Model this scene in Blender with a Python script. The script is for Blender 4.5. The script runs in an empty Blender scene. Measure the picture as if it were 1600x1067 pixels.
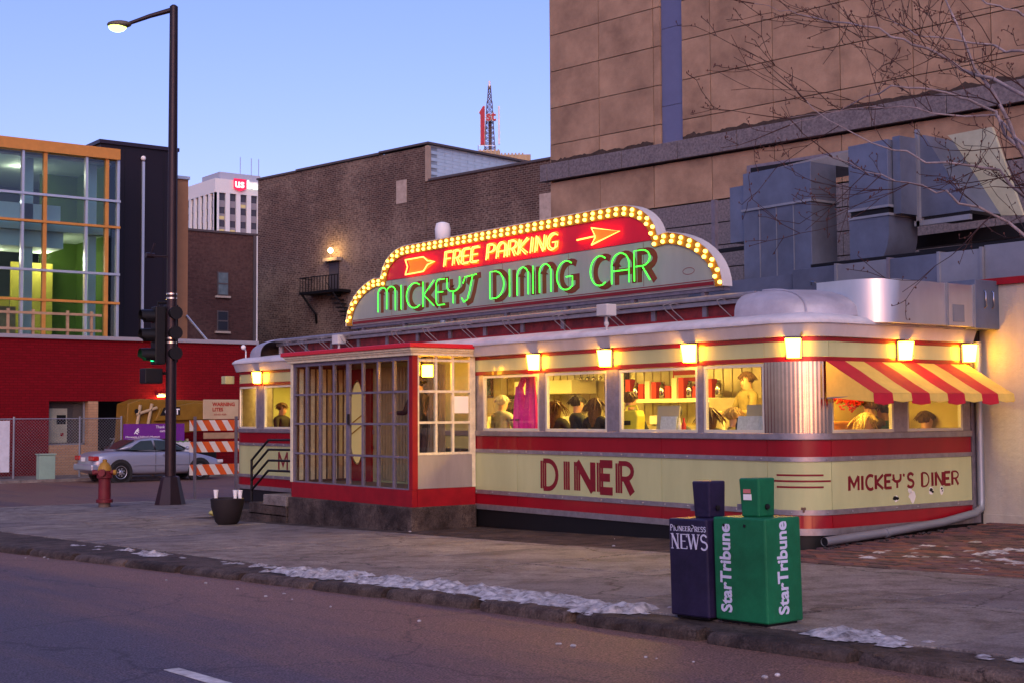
import bpy, bmesh, math, random
from mathutils import Matrix, Vector
R = math.radians
random.seed(7)
SC = bpy.context.scene
COL = SC.collection
# ------------------------------------------------------------------ camera
cam_d = bpy.data.cameras.new('camera')
cam_d.sensor_width = 36.0
cam_d.lens = 36.0 * 2146.5 / 1600.0
cam_d.clip_end = 5000
cam = bpy.data.objects.new('camera', cam_d)
COL.objects.link(cam)
ya, pi_, ro = R(142.835), R(3.071), R(-0.3336)
FW = Vector((math.cos(ya)*math.cos(pi_), math.sin(ya)*math.cos(pi_), math.sin(pi_)))
RT = Vector((math.sin(ya), -math.cos(ya), 0)); UP = RT.cross(FW)
R2 = RT*math.cos(ro) + UP*math.sin(ro); U2 = UP*math.cos(ro) - RT*math.sin(ro)
M = Matrix((R2, U2, -FW)).transposed().to_4x4()
M.translation = Vector((10.709, -12.418, 1.378))
cam.matrix_world = M
SC.camera = cam
CAMP = M.translation.copy()
# ------------------------------------------------------------------ world and sun
w = bpy.data.worlds.new('World'); SC.world = w; w.use_nodes = True
nt = w.node_tree
bg = nt.nodes['Background']
sky = nt.nodes.new('ShaderNodeTexSky')
sky.sky_type = 'NISHITA'; sky.sun_disc = False
sky.sun_elevation = R(4.0); sky.sun_rotation = R(125)
sky.air_density = 1.0; sky.dust_density = 0.6; sky.ozone_density = 3.0
tint = nt.nodes.new('ShaderNodeMix'); tint.data_type = 'RGBA'; tint.blend_type = 'MULTIPLY'
tint.inputs['Factor'].default_value = 1.0
tint.inputs[7].default_value = (1.17, 0.74, 1.14, 1)
nt.links.new(sky.outputs['Color'], tint.inputs[6])
nt.links.new(tint.outputs[2], bg.inputs['Color'])
bg.inputs['Strength'].default_value = 0.15
sun_d = bpy.data.lights.new('sun', 'SUN')
sun_d.energy = 0.72; sun_d.angle = R(50); sun_d.color = (1.0, 0.80, 0.68)
sun = bpy.data.objects.new('sun', sun_d); COL.objects.link(sun)
sun.rotation_euler = Vector((-0.62, 0.45, -0.55)).to_track_quat('-Z', 'Y').to_euler()
SC.view_settings.view_transform = 'Standard'
SC.view_settings.look = 'None'
SC.view_settings.exposure = 1.6
SC.view_settings.gamma = 1.0
SC.view_settings.use_curve_mapping = False
SC.cycles.use_denoising = True
SC.cycles.max_bounces = 8
SC.cycles.transparent_max_bounces = 16
SC.cycles.caustics_reflective = False
SC.cycles.caustics_refractive = False
SC.cycles.sample_clamp_indirect = 4.0
# ------------------------------------------------------------------ materials
MATS = {}
def mat(name, col=(.5,.5,.5), rough=.6, metal=0.0, var=0.0, vscale=3.0, bump=0.0, bscale=30.0, col2=None, spec=.3, emit=None, estr=0.0, coat=0.0, streak=False):
    if name in MATS: return MATS[name]
    m = bpy.data.materials.new(name); m.use_nodes = True
    t = m.node_tree; b = t.nodes['Principled BSDF']
    b.inputs['Base Color'].default_value = (*col, 1); b.inputs['Roughness'].default_value = rough
    b.inputs['Metallic'].default_value = metal; b.inputs['Specular IOR Level'].default_value = spec
    if coat: b.inputs['Coat Weight'].default_value = coat
    if emit: b.inputs['Emission Color'].default_value = (*emit, 1); b.inputs['Emission Strength'].default_value = estr
    tc = t.nodes.new('ShaderNodeTexCoord')
    if var or col2:
        n = t.nodes.new('ShaderNodeTexNoise'); n.inputs['Scale'].default_value = vscale; n.inputs['Detail'].default_value = 7; n.inputs['Roughness'].default_value = .65
        if streak:
            mp = t.nodes.new('ShaderNodeMapping'); mp.inputs['Scale'].default_value = (.9, .9, .22)
            t.links.new(tc.outputs['Object'], mp.inputs['Vector']); t.links.new(mp.outputs[0], n.inputs['Vector'])
        else: t.links.new(tc.outputs['Object'], n.inputs['Vector'])
        r = t.nodes.new('ShaderNodeValToRGB'); r.color_ramp.elements[0].position = .32; r.color_ramp.elements[1].position = .7
        c2 = col2 or tuple(min(1, c*(1+var)) for c in col); c1 = col if col2 else tuple(c*(1-var) for c in col)
        r.color_ramp.elements[0].color = (*c1, 1); r.color_ramp.elements[1].color = (*c2, 1)
        t.links.new(n.outputs['Fac'], r.inputs[0]); t.links.new(r.outputs[0], b.inputs['Base Color'])
    if bump:
        n2 = t.nodes.new('ShaderNodeTexNoise'); n2.inputs['Scale'].default_value = bscale; n2.inputs['Detail'].default_value = 5
        t.links.new(tc.outputs['Object'], n2.inputs['Vector'])
        bp = t.nodes.new('ShaderNodeBump'); bp.inputs['Strength'].default_value = bump; bp.inputs['Distance'].default_value = .02
        t.links.new(n2.outputs['Fac'], bp.inputs['Height']); t.links.new(bp.outputs[0], b.inputs['Normal'])
    MATS[name] = m
    return m
def brick_mat(name, c1, c2, mortar, axes='xz', bw=.22, bh=.075, patch=None, mort=.012, pscale=.25):
    m = bpy.data.materials.new(name); m.use_nodes = True; t = m.node_tree; b = t.nodes['Principled BSDF']
    b.inputs['Roughness'].default_value = .9; b.inputs['Specular IOR Level'].default_value = .12
    tc = t.nodes.new('ShaderNodeTexCoord'); sp = t.nodes.new('ShaderNodeSeparateXYZ'); cb = t.nodes.new('ShaderNodeCombineXYZ')
    t.links.new(tc.outputs['Object'], sp.inputs[0])
    t.links.new(sp.outputs['XYZ'.index(axes[0].upper())], cb.inputs[0]); t.links.new(sp.outputs['XYZ'.index(axes[1].upper())], cb.inputs[1])
    br = t.nodes.new('ShaderNodeTexBrick'); br.inputs['Scale'].default_value = 1.0
    br.inputs['Brick Width'].default_value = bw; br.inputs['Row Height'].default_value = bh; br.inputs['Mortar Size'].default_value = mort
    br.inputs['Color1'].default_value = (*c1, 1); br.inputs['Color2'].default_value = (*c2, 1); br.inputs['Mortar'].default_value = (*mortar, 1)
    t.links.new(cb.outputs[0], br.inputs['Vector'])
    out = br.outputs['Color']
    if patch:
        n = t.nodes.new('ShaderNodeTexNoise'); n.inputs['Scale'].default_value = pscale; n.inputs['Detail'].default_value = 9; n.inputs['Roughness'].default_value = .72
        t.links.new(tc.outputs['Object'], n.inputs['Vector'])
        n3 = t.nodes.new('ShaderNodeTexNoise'); n3.inputs['Scale'].default_value = 5; n3.inputs['Detail'].default_value = 3
        t.links.new(cb.outputs[0], n3.inputs['Vector'])
        ad = t.nodes.new('ShaderNodeMath'); ad.operation = 'MULTIPLY_ADD'; ad.inputs[1].default_value = .45
        t.links.new(n3.outputs['Fac'], ad.inputs[0]); t.links.new(n.outputs['Fac'], ad.inputs[2])
        r = t.nodes.new('ShaderNodeValToRGB'); r.color_ramp.elements[0].position = .66; r.color_ramp.elements[1].position = .88
        r.color_ramp.elements[1].color = (.75, .75, .75, 1)
        t.links.new(ad.outputs[0], r.inputs[0])
        mx = t.nodes.new('ShaderNodeMix'); mx.data_type = 'RGBA'
        mx.inputs[7].default_value = (*patch, 1)
        t.links.new(r.outputs[0], mx.inputs[0]); t.links.new(out, mx.inputs[6]); out = mx.outputs[2]
    t.links.new(out, b.inputs['Base Color'])
    bp = t.nodes.new('ShaderNodeBump'); bp.inputs['Strength'].default_value = .4; bp.inputs['Distance'].default_value = .01
    t.links.new(br.outputs['Fac'], bp.inputs['Height']); bp.invert = True; t.links.new(bp.outputs[0], b.inputs['Normal'])
    MATS[name] = m
    return m
def glass_mat(name, tintc=(.92,.96,.96), refl=.1):
    m = bpy.data.materials.new(name); m.use_nodes = True; t = m.node_tree
    t.nodes.remove(t.nodes['Principled BSDF']); o = t.nodes['Material Output']
    tr = t.nodes.new('ShaderNodeBsdfTransparent'); tr.inputs[0].default_value = (*tintc, 1)
    g = t.nodes.new('ShaderNodeBsdfGlossy'); g.inputs['Roughness'].default_value = .02
    lf = t.nodes.new('ShaderNodeLayerWeight'); lf.inputs['Blend'].default_value = .5
    pw = t.nodes.new('ShaderNodeMath'); pw.operation = 'POWER'; pw.inputs[1].default_value = 4.0; t.links.new(lf.outputs['Facing'], pw.inputs[0])
    lw = t.nodes.new('ShaderNodeMath'); lw.operation = 'MULTIPLY_ADD'; lw.inputs[1].default_value = .6; lw.inputs[2].default_value = refl*.4; t.links.new(pw.outputs[0], lw.inputs[0])
    mx = t.nodes.new('ShaderNodeMixShader')
    t.links.new(lw.outputs[0], mx.inputs[0]); t.links.new(tr.outputs[0], mx.inputs[1]); t.links.new(g.outputs[0], mx.inputs[2])
    t.links.new(mx.outputs[0], o.inputs['Surface'])
    MATS[name] = m
    return m
def emis(name, col, s):
    return mat(name, (.02,.02,.02), .4, emit=col, estr=s)
cream = mat('cream_enamel', (.42,.45,.23), .22, var=.10, vscale=2.0, coat=.3, streak=True)
redp = mat('red_enamel', (.23,.002,.010), .3, var=.14, vscale=2, coat=.3, streak=True)
redp2 = mat('red_paint', (.23,.003,.010), .55, var=.18, vscale=4)
maroon = mat('maroon_lettering', (.16,.006,.014), .5, var=.15, vscale=9)
trimm = mat('aluminium_trim', (.33,.30,.32), .42, .75, var=.2, vscale=8)
steel = mat('stainless_steel', (.45,.43,.44), .16, 1.0, var=.1, vscale=6)
darkst = mat('weathered_steel', (.20,.18,.22), .5, .5, var=.2, vscale=8)
offwhite = mat('weathered_white_paint', (.48,.47,.49), .6, var=.14, vscale=3, streak=True)
roofm = mat('grey_roof_metal', (.36,.35,.42), .5, .2, var=.22, vscale=2.2, bump=.15, bscale=4)
stone = mat('dark_stone', (.012,.010,.014), .9, col2=(.065,.055,.058), vscale=2.2, bump=.5, bscale=14, streak=True)
def ground_mat(name, c0, c1, stain, sscale=1.0, crack=.35, bumps=.5):
    m = bpy.data.materials.new(name); m.use_nodes = True; t = m.node_tree; b = t.nodes['Principled BSDF']
    b.inputs['Roughness'].default_value = .82; b.inputs['Specular IOR Level'].default_value = .25
    tc = t.nodes.new('ShaderNodeTexCoord')
    def noise(sc, det, ro=.6):
        n = t.nodes.new('ShaderNodeTexNoise'); n.inputs['Scale'].default_value = sc; n.inputs['Detail'].default_value = det; n.inputs['Roughness'].default_value = ro
        t.links.new(tc.outputs['Object'], n.inputs['Vector']); return n
    def ramp(src, p0, k0, p1, k1):
        r = t.nodes.new('ShaderNodeValToRGB'); e = r.color_ramp.elements
        e[0].position = p0; e[0].color = (*k0, 1); e[1].position = p1; e[1].color = (*k1, 1); t.links.new(src, r.inputs[0]); return r.outputs[0]
    def mul(a, c):
        x = t.nodes.new('ShaderNodeMix'); x.data_type = 'RGBA'; x.blend_type = 'MULTIPLY'; x.inputs[0].default_value = 1
        t.links.new(a, x.inputs[6]); t.links.new(c, x.inputs[7]); return x.outputs[2]
    a = ramp(noise(.9*sscale, 9, .65).outputs['Fac'], .34, c0, .66, c1)
    st = ramp(noise(2.3*sscale, 10, .75).outputs['Fac'], .40, stain, .56, (1, 1, 1))
    fine = noise(55, 4); sp = ramp(fine.outputs['Fac'], .32, (.62, .62, .62), .70, (1.3, 1.3, 1.3))
    v = t.nodes.new('ShaderNodeTexVoronoi'); v.feature = 'DISTANCE_TO_EDGE'; v.inputs['Scale'].default_value = crack
    wn = noise(2.2, 7); va = t.nodes.new('ShaderNodeVectorMath'); va.operation = 'MULTIPLY_ADD'; va.inputs[1].default_value = (.7, .7, 0)
    t.links.new(wn.outputs['Color'], va.inputs[0]); t.links.new(tc.outputs['Object'], va.inputs[2]); t.links.new(va.outputs[0], v.inputs['Vector'])
    cr = ramp(v.outputs['Distance'], .0, (.30, .28, .28), .008, (1, 1, 1))
    t.links.new(mul(mul(mul(a, st), sp), cr), b.inputs['Base Color'])
    bp = t.nodes.new('ShaderNodeBump'); bp.inputs['Strength'].default_value = bumps; bp.inputs['Distance'].default_value = .012
    t.links.new(fine.outputs['Fac'], bp.inputs['Height']); t.links.new(bp.outputs[0], b.inputs['Normal'])
    MATS[name] = m
    return m
conc = ground_mat('concrete', (.165,.145,.145), (.26,.23,.22), (.60,.56,.57))
conc_unused = mat('plain_concrete', (.19,.175,.185), .85, col2=(.27,.25,.25), vscale=1.1, bump=.2, bscale=60)
concd = ground_mat('dirty_and_shaded_concrete', (.035,.026,.028), (.105,.078,.07), (.42,.38,.38), 1.6, .8, .9)
asph = mat('asphalt', (.055,.044,.052), .75, col2=(.115,.09,.092), vscale=.55, bump=.5, bscale=140)
snowm = mat('dirty_snow', (.10,.09,.10), .8, col2=(.56,.55,.60), vscale=11, bump=.6, bscale=25)
whitep = mat('white_paint', (.75,.75,.78), .5, var=.06)
roadw = mat('worn_road_paint', (.25,.24,.25), .7, col2=(.62,.61,.63), vscale=9)
black = mat('black_paint', (.005,.0045,.006), .5, var=.2)
blackr = mat('rubber', (.006,.006,.007), .8)
pane = glass_mat('window_glass', (.93,.95,.93), .08)
paneb = glass_mat('blue_glass', (.66,.80,.84), .12)
galv = mat('galvanised_steel', (.12,.145,.215), .4, .4, var=.34, vscale=.8)
galv2 = mat('galvanised_sheet', (.24,.26,.31), .42, .45, var=.2, vscale=1.1)
# ------------------------------------------------------------------ mesh helpers
class MB:
    def __init__(s): s.v=[]; s.f=[]; s.mi=[]; s.cur=0
    def add(s, vs, fs):
        o=len(s.v); s.v += [tuple(v) for v in vs]; s.f += [[i+o for i in f] for f in fs]; s.mi += [s.cur]*len(fs); return s
    def box(s, x0,x1,y0,y1,z0,z1, mtx=None):
        vs=[Vector((x,y,z)) for z in (z0,z1) for y in (y0,y1) for x in (x0,x1)]
        if mtx is not None: vs=[mtx@v for v in vs]
        return s.add(vs, [[0,2,3,1],[4,5,7,6],[0,1,5,4],[2,6,7,3],[0,4,6,2],[1,3,7,5]])
    def prism(s, poly, fn, a, b):
        # poly of (p,q); fn(p,q,d)->xyz
        n=len(poly)
        return s.add([fn(p,q,a) for p,q in poly]+[fn(p,q,b) for p,q in poly],
            [list(range(n))[::-1], list(range(n,2*n))]+[[i,(i+1)%n,n+(i+1)%n,n+i] for i in range(n)])
    def tube(s, path, r, n=8, cap=True):
        P=[Vector(p) for p in path]; k=len(P); rs=r if isinstance(r,(list,tuple)) else [r]*k
        vs=[]; ref=None
        for i in range(k):
            d=(P[min(i+1,k-1)]-P[max(i-1,0)])
            if d.length<1e-9: d=Vector((0,0,1))
            d.normalize()
            if ref is None:
                ref=Vector((0,0,1)) if abs(d.z)<.9 else Vector((1,0,0))
            a=(ref-d*ref.dot(d))
            if a.length<1e-6: a=d.orthogonal()
            a.normalize(); b=d.cross(a); ref=a
            for j in range(n):
                t=2*math.pi*(j+.5)/n; vs.append(P[i]+(a*math.cos(t)+b*math.sin(t))*rs[i])
        fs=[[i*n+j,i*n+(j+1)%n,(i+1)*n+(j+1)%n,(i+1)*n+j] for i in range(k-1) for j in range(n)]
        if cap: fs += [list(range(n))[::-1], [(k-1)*n+j for j in range(n)]]
        return s.add(vs,fs)
    def lathe(s, prof, c=(0,0,0), n=20, mtx=None, sy=1.0):
        vs=[]; k=len(prof)
        for r,z in prof:
            for j in range(n):
                t=2*math.pi*(j+.5)/n; v=Vector((r*math.cos(t), r*sy*math.sin(t), z))
                if mtx is not None: v=mtx@v
                vs.append(v+Vector(c))
        fs=[[i*n+j,i*n+(j+1)%n,(i+1)*n+(j+1)%n,(i+1)*n+j] for i in range(k-1) for j in range(n)]
        fs += [list(range(n))[::-1], [(k-1)*n+j for j in range(n)]]
        return s.add(vs,fs)
    def ball(s, c, r, n=10, m=7, mtx=None):
        rr=r if isinstance(r,(tuple,list)) else (r,r,r)
        prof=[(math.sin(math.pi*i/m), -math.cos(math.pi*i/m)) for i in range(m+1)]
        vs=[]
        for a,z in prof:
            for j in range(n):
                t=2*math.pi*j/n; v=Vector((rr[0]*max(a,.02)*math.cos(t), rr[1]*max(a,.02)*math.sin(t), rr[2]*z))
                if mtx is not None: v=mtx@v
                vs.append(v+Vector(c))
        fs=[[i*n+j,i*n+(j+1)%n,(i+1)*n+(j+1)%n,(i+1)*n+j] for i in range(m) for j in range(n)]
        fs += [list(range(n))[::-1], [m*n+j for j in range(n)]]
        return s.add(vs,fs)
    def mesh(s, name, mats, smooth=False):
        me=bpy.data.meshes.new(name); me.from_pydata(s.v,[],s.f)
        bm=bmesh.new(); bm.from_mesh(me); bmesh.ops.recalc_face_normals(bm, faces=bm.faces); bm.to_mesh(me); bm.free()
        for m in (mats if isinstance(mats,(list,tuple)) else [mats]): me.materials.append(m)
        if len(set(s.mi))>1: me.polygons.foreach_set('material_index', s.mi)
        if smooth:
            me.polygons.foreach_set('use_smooth',[True]*len(me.polygons))
            try: me.set_sharp_from_angle(angle=R(smooth if smooth is not True else 40))
            except Exception: pass
        return me
    def build(s, name, mats, parent=None, smooth=False, bevel=0.0, local=False):
        return link(name, s.mesh(name, mats, smooth), parent, None, bevel, local)
def wmat(o):
    m=Matrix.LocRotScale(o.location, o.rotation_euler, o.scale)
    return wmat(o.parent) @ o.matrix_parent_inverse @ m if o.parent else m
def link(name, me, parent=None, loc=None, bevel=0.0, local=False, rot=None):
    o=bpy.data.objects.new(name, me); COL.objects.link(o)
    if loc is not None: o.location=loc
    if rot is not None: o.rotation_euler=rot
    if parent is not None:
        o.parent=parent
        if not local: o.matrix_parent_inverse=wmat(parent).inverted()
    if bevel:
        b=o.modifiers.new('bevel','BEVEL'); b.width=bevel; b.segments=2; b.limit_method='ANGLE'; b.angle_limit=R(40)
    return o
def tag(o, label=None, cat=None, group=None, kind=None):
    if label: o['label']=label
    if cat: o['category']=cat
    if group: o['group']=group
    if kind: o['kind']=kind
    return o
def thing(name, loc, label, cat, group=None, rz=0.0):
    o=bpy.data.objects.new(name, None); COL.objects.link(o); o.location=loc; o.rotation_euler=(0,0,rz); o.empty_display_size=.2
    return tag(o,label,cat,group)
def dup(root, loc, rz=None, label=None):
    r=root.copy(); COL.objects.link(r); r.location=loc
    if rz is not None: r.rotation_euler=(0,0,rz)
    if label: r['label']=label
    for c in list(root.children):
        d=c.copy(); COL.objects.link(d); d.parent=r
        for e in list(c.children):
            f=e.copy(); COL.objects.link(f); f.parent=d
    return r
def bx(name, m, parent, *a, bevel=0.0, local=False, mtx=None):
    return MB().box(*a, mtx=mtx).build(name, m, parent, bevel=bevel, local=local)
def arc(cx,cy,rx,ry,a0,a1,n=8):
    return [(cx+rx*math.cos(R(a0+(a1-a0)*i/n)), cy+ry*math.sin(R(a0+(a1-a0)*i/n))) for i in range(n+1)]
# ---- lettering -----------------------------------------------------------
def ribbon(mb, pts, wd, fn, d0, d1):
    "flat mitred stroke of width wd along pts (u,v); fn(u,v,d)->xyz"
    P=[Vector(p).to_2d() if len(p)>2 else Vector(p) for p in pts]; k=len(P); L=[]; Rr=[]
    for i in range(k):
        a=(P[i]-P[i-1]).normalized() if i>0 else None; b=(P[i+1]-P[i]).normalized() if i<k-1 else None
        if a is None: t=b; sc=1
        elif b is None: t=a; sc=1
        else:
            t=(a+b)
            t=t.normalized() if t.length>1e-4 else a
            sc=min(1/max(.35,t.dot(a)),2.2)
        n=Vector((-t.y,t.x))*wd*.5*sc
        L.append(P[i]+n); Rr.append(P[i]-n)
    vs=[fn(q.x,q.y,d) for d in (d0,d1) for q in L+Rr]
    fs=[]
    for i in range(k-1):
        fs.append([i,i+1,k+i+1,k+i]); fs.append([2*k+i,3*k+i,3*k+i+1,2*k+i+1])
        fs.append([i,2*k+i,2*k+i+1,i+1]); fs.append([k+i,k+i+1,3*k+i+1,3*k+i])
    fs.append([0,k,3*k,2*k]); fs.append([k-1,3*k-1,4*k-1,2*k-1])
    mb.add(vs,fs)
GL = {
 'M': [[(0,0),(0,.78)]+arc(.25,.78,.25,.22,180,0,8)+[(.5,.08)], [(.5,.78)]+arc(.75,.78,.25,.22,180,0,8)+[(1,0)]],
 'I': [[(.5,0),(.5,1)]],
 'C': [arc(.6,.5,.6,.5,55,305,14)],
 'K': [[(0,0),(0,1)],[(1,1),(.08,.47),(1,0)]],
 'E': [[(1,1),(.18,1),(0,.88),(0,.12),(.18,0),(1,0)],[(0,.5),(.8,.5)]],
 'Y': [[(0,1),(0,.68)]+arc(.5,.68,.5,.22,180,360,8)+[(1,1)],[(.5,.46),(.5,0)]],
 "'": [[(.5,1),(.35,.8)]],
 'S': [[(1,.86)]+arc(.55,.76,.45,.24,40,250,8)+arc(.5,.26,.5,.26,80,-140,8)+[(0,.14)]],
 'Z': [[(.1,.72),(.25,.95),(1.1,1)],[(.82,.97),(.6,.4),(.42,.08),(.15,0),(0,.16)]],
 'D': [[(0,0),(0,1),(.35,1)]+arc(.35,.5,.65,.5,80,-80,10)+[(.35,0),(0,0)]],
 'N': [[(0,0),(0,.7)]+arc(.5,.7,.5,.3,180,0,10)+[(1,0)]],
 'G': [arc(.6,.5,.6,.5,55,290,14)+[(1,.12),(1,.45),(.6,.45)]],
 'A': [[(0,0),(0,.62)]+arc(.5,.62,.5,.38,180,0,10)+[(1,0)],[(0,.42),(1,.42)]],
 'R': [[(0,0),(0,1),(.5,1)]+arc(.5,.74,.5,.26,80,-80,8)+[(.5,.48),(.1,.48)],[(.5,.48),(1,0)]],
 'F': [[(0,0),(0,1),(1,1)],[(0,.52),(.75,.52)]],
 'P': [[(0,0),(0,1),(.5,1)]+arc(.5,.74,.5,.26,80,-80,8)+[(.5,.48),(.1,.48)]],
 'm': [[(0,0),(0,1)],[(0,1),(.5,.3),(1,1)],[(1,0),(1,1)]],
 'n': [[(0,0),(0,1)],[(0,1),(1,0)],[(1,0),(1,1)]],
}
def letters(spec, h, z0, fn, wd, d, name, m, parent, slant=0.0, tri=False):
    "spec: (char, u0, u1) - painted letters, each its own part"
    for i,(ch,u0,u1) in enumerate(spec):
        mb=MB()
        GG=GL[ch] if not (tri and ch=='E') else [[(0,0),(0,1)],[(0,.96),(1,.96)],[(0,.5),(.8,.5)],[(0,.04),(1,.04)]]
        for k,st in enumerate(GG):
            pts=[(u0+p*(u1-u0)+slant*q*h, z0+q*h) for p,q in st]
            if tri and k==0 and ch in 'DIERPKmnF' and len(pts)>=2:
                u=pts[0][0]; t=wd*.34
                for j in range(3):
                    ribbon(mb,[(u+(j-1)*t*1.28,z0),(u+(j-1)*t*1.28,z0+h)],t,fn,d,d+.003+.0004*j)
                if len(pts)>2: ribbon(mb,pts[1:],wd*.62,fn,d,d+.0024)
            else: ribbon(mb,pts,wd,fn,d,d+.003+.0005*k)
        mb.build(name, m, parent)
def neon(spec, h, z0, fn, d, r, name, m, parent, slant=0.0, du=0.0, dz=0.0):
    for ch,u0,u1 in spec:
        mb=MB()
        for st in GL[ch]:
            mb.tube([fn(u0+p*(u1-u0)+slant*q*h+du, z0+q*h+dz, d) for p,q in st], r, 6)
        mb.build(name, m, parent, smooth=True)
def fontmesh(name, body, size, m, parent, mtx, ext=.002, off=0.0, align='LEFT', shear=0.0, sx=1.0):
    cu=bpy.data.curves.new(name,'FONT'); cu.body=body; cu.size=size; cu.extrude=ext; cu.offset=off; cu.align_x=align; cu.shear=shear; cu.resolution_u=3
    o=bpy.data.objects.new(name,cu); COL.objects.link(o)
    dg=bpy.context.evaluated_depsgraph_get(); me=bpy.data.meshes.new_from_object(o.evaluated_get(dg))
    bpy.data.objects.remove(o)
    for v in me.vertices: v.co=mtx@Vector((v.co.x*sx,v.co.y,v.co.z))
    me.materials.clear(); me.materials.append(m)
    return link(name, me, parent)
def frame_mtx(o,u,v):
    u=Vector(u).normalized(); v=Vector(v).normalized(); n=u.cross(v)
    m=Matrix((u,v,n)).transposed().to_4x4(); m.translation=Vector(o); return m
from mathutils import noise as mnoise
# ------------------------------------------------------------------ ground, streets, pavements
def g(x, y=-3.0):
    z = -.17+.025*x if x > -15 else (-.545+.008*(x+15) if x > -60 else -.905)
    if y > 0: z += .035*min(y,3.6)*max(0.0,min(1.0,(x+2.5)/2.0))
    return z
tag(bx('ground', concd, None, -2500,2500,-2500,2500,-1.62,-1.5), kind='structure')
def road_material():
    m=bpy.data.materials.new('worn_asphalt'); m.use_nodes=True; t=m.node_tree; b=t.nodes['Principled BSDF']
    tc=t.nodes.new('ShaderNodeTexCoord'); mp=t.nodes.new('ShaderNodeMapping'); mp.inputs['Scale'].default_value=(.11,.9,1)
    t.links.new(tc.outputs['Object'],mp.inputs[0])
    n=t.nodes.new('ShaderNodeTexNoise'); n.inputs['Scale'].default_value=1.4; n.inputs['Detail'].default_value=8; n.inputs['Roughness'].default_value=.6
    t.links.new(mp.outputs[0],n.inputs['Vector'])
    sy=t.nodes.new('ShaderNodeSeparateXYZ'); t.links.new(tc.outputs['Object'],sy.inputs[0])
    mr=t.nodes.new('ShaderNodeMapRange'); mr.inputs[1].default_value=-8.9; mr.inputs[2].default_value=-6.6; mr.inputs[3].default_value=-.16; mr.inputs[4].default_value=.16
    t.links.new(sy.outputs[1],mr.inputs[0])
    ad=t.nodes.new('ShaderNodeMath'); ad.operation='ADD'; t.links.new(n.outputs['Fac'],ad.inputs[0]); t.links.new(mr.outputs[0],ad.inputs[1])
    r=t.nodes.new('ShaderNodeValToRGB'); e=r.color_ramp.elements
    e[0].position=.34; e[0].color=(.066,.050,.070,1); e[1].position=.64; e[1].color=(.150,.082,.062,1)
    k=e.new(.50); k.color=(.098,.060,.062,1)
    t.links.new(ad.outputs[0],r.inputs[0])
    f=t.nodes.new('ShaderNodeTexNoise'); f.inputs['Scale'].default_value=75; f.inputs['Detail'].default_value=4
    t.links.new(tc.outputs['Object'],f.inputs['Vector'])
    r2=t.nodes.new('ShaderNodeValToRGB'); r2.color_ramp.elements[0].position=.40; r2.color_ramp.elements[0].color=(.42,.42,.42,1); r2.color_ramp.elements[1].position=.62; r2.color_ramp.elements[1].color=(1.7,1.65,1.7,1)
    t.links.new(f.outputs['Fac'],r2.inputs[0])
    mx=t.nodes.new('ShaderNodeMix'); mx.data_type='RGBA'; mx.blend_type='MULTIPLY'; mx.inputs[0].default_value=1
    t.links.new(r.outputs[0],mx.inputs[6]); t.links.new(r2.outputs[0],mx.inputs[7])
    # cracks
    v=t.nodes.new('ShaderNodeTexVoronoi'); v.feature='DISTANCE_TO_EDGE'; v.inputs['Scale'].default_value=.22
    wn=t.nodes.new('ShaderNodeTexNoise'); wn.inputs['Scale'].default_value=1.3; wn.inputs['Detail'].default_value=6
    t.links.new(tc.outputs['Object'],wn.inputs['Vector'])
    va=t.nodes.new('ShaderNodeVectorMath'); va.operation='MULTIPLY_ADD'; va.inputs[1].default_value=(1.2,1.2,0)
    t.links.new(wn.outputs['Color'],va.inputs[0]); t.links.new(tc.outputs['Object'],va.inputs[2]); t.links.new(va.outputs[0],v.inputs['Vector'])
    cr=t.nodes.new('ShaderNodeValToRGB'); cr.color_ramp.elements[0].position=.0; cr.color_ramp.elements[0].color=(.35,.33,.33,1); cr.color_ramp.elements[1].position=.006; cr.color_ramp.elements[1].color=(1,1,1,1)
    t.links.new(v.outputs['Distance'],cr.inputs[0])
    m2=t.nodes.new('ShaderNodeMix'); m2.data_type='RGBA'; m2.blend_type='MULTIPLY'; m2.inputs[0].default_value=.8
    t.links.new(mx.outputs[2],m2.inputs[6]); t.links.new(cr.outputs[0],m2.inputs[7])
    t.links.new(m2.outputs[2],b.inputs['Base Color'])
    b.inputs['Roughness'].default_value=.62; b.inputs['Specular IOR Level'].default_value=.3
    bp=t.nodes.new('ShaderNodeBump'); bp.inputs['Strength'].default_value=.55; bp.inputs['Distance'].default_value=.012
    t.links.new(f.outputs['Fac'],bp.inputs['Height']); t.links.new(bp.outputs[0],b.inputs['Normal'])
    return m
roadmat=road_material()
xs=[-160,-110,-60,-50,-40,-30,-20,-15]+[-14+2*i for i in range(40)]
ys=[-70,-40,-20,-10,-6,0,20,60,160]
mb=MB(); mb.add([(x,y,g(x,-3)-.085) for y in ys for x in xs], [[j*len(xs)+i,j*len(xs)+i+1,(j+1)*len(xs)+i+1,(j+1)*len(xs)+i] for j in range(len(ys)-1) for i in range(len(xs)-1)])
tag(mb.build('road', roadmat), kind='structure')
mb=MB()
def gbox(mb,x0,x1,y0,y1,lo,hi,n=1,jit=0.0):
    for i in range(n):
        a=x0+(x1-x0)*i/n; b=x0+(x1-x0)*(i+1)/n
        vs=[(x,y,g(x,y)+h+(random.uniform(-jit,jit) if h==hi else 0)) for h in (lo,hi) for y in (y0,y1) for x in (a,b)]
        mb.add(vs,[[0,2,3,1],[4,5,7,6],[0,1,5,4],[2,6,7,3],[0,4,6,2],[1,3,7,5]])
    return mb
road_line=gbox(MB(),2.5,5.9,-8.93,-8.83,-.083,-.080,4).build('lane_dash', roadw); tag(road_line,kind='structure')
tag(gbox(MB(),-6.7,-3.5,-8.93,-8.83,-.083,-.080,3).build('lane_dash', roadw),kind='structure')
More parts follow.
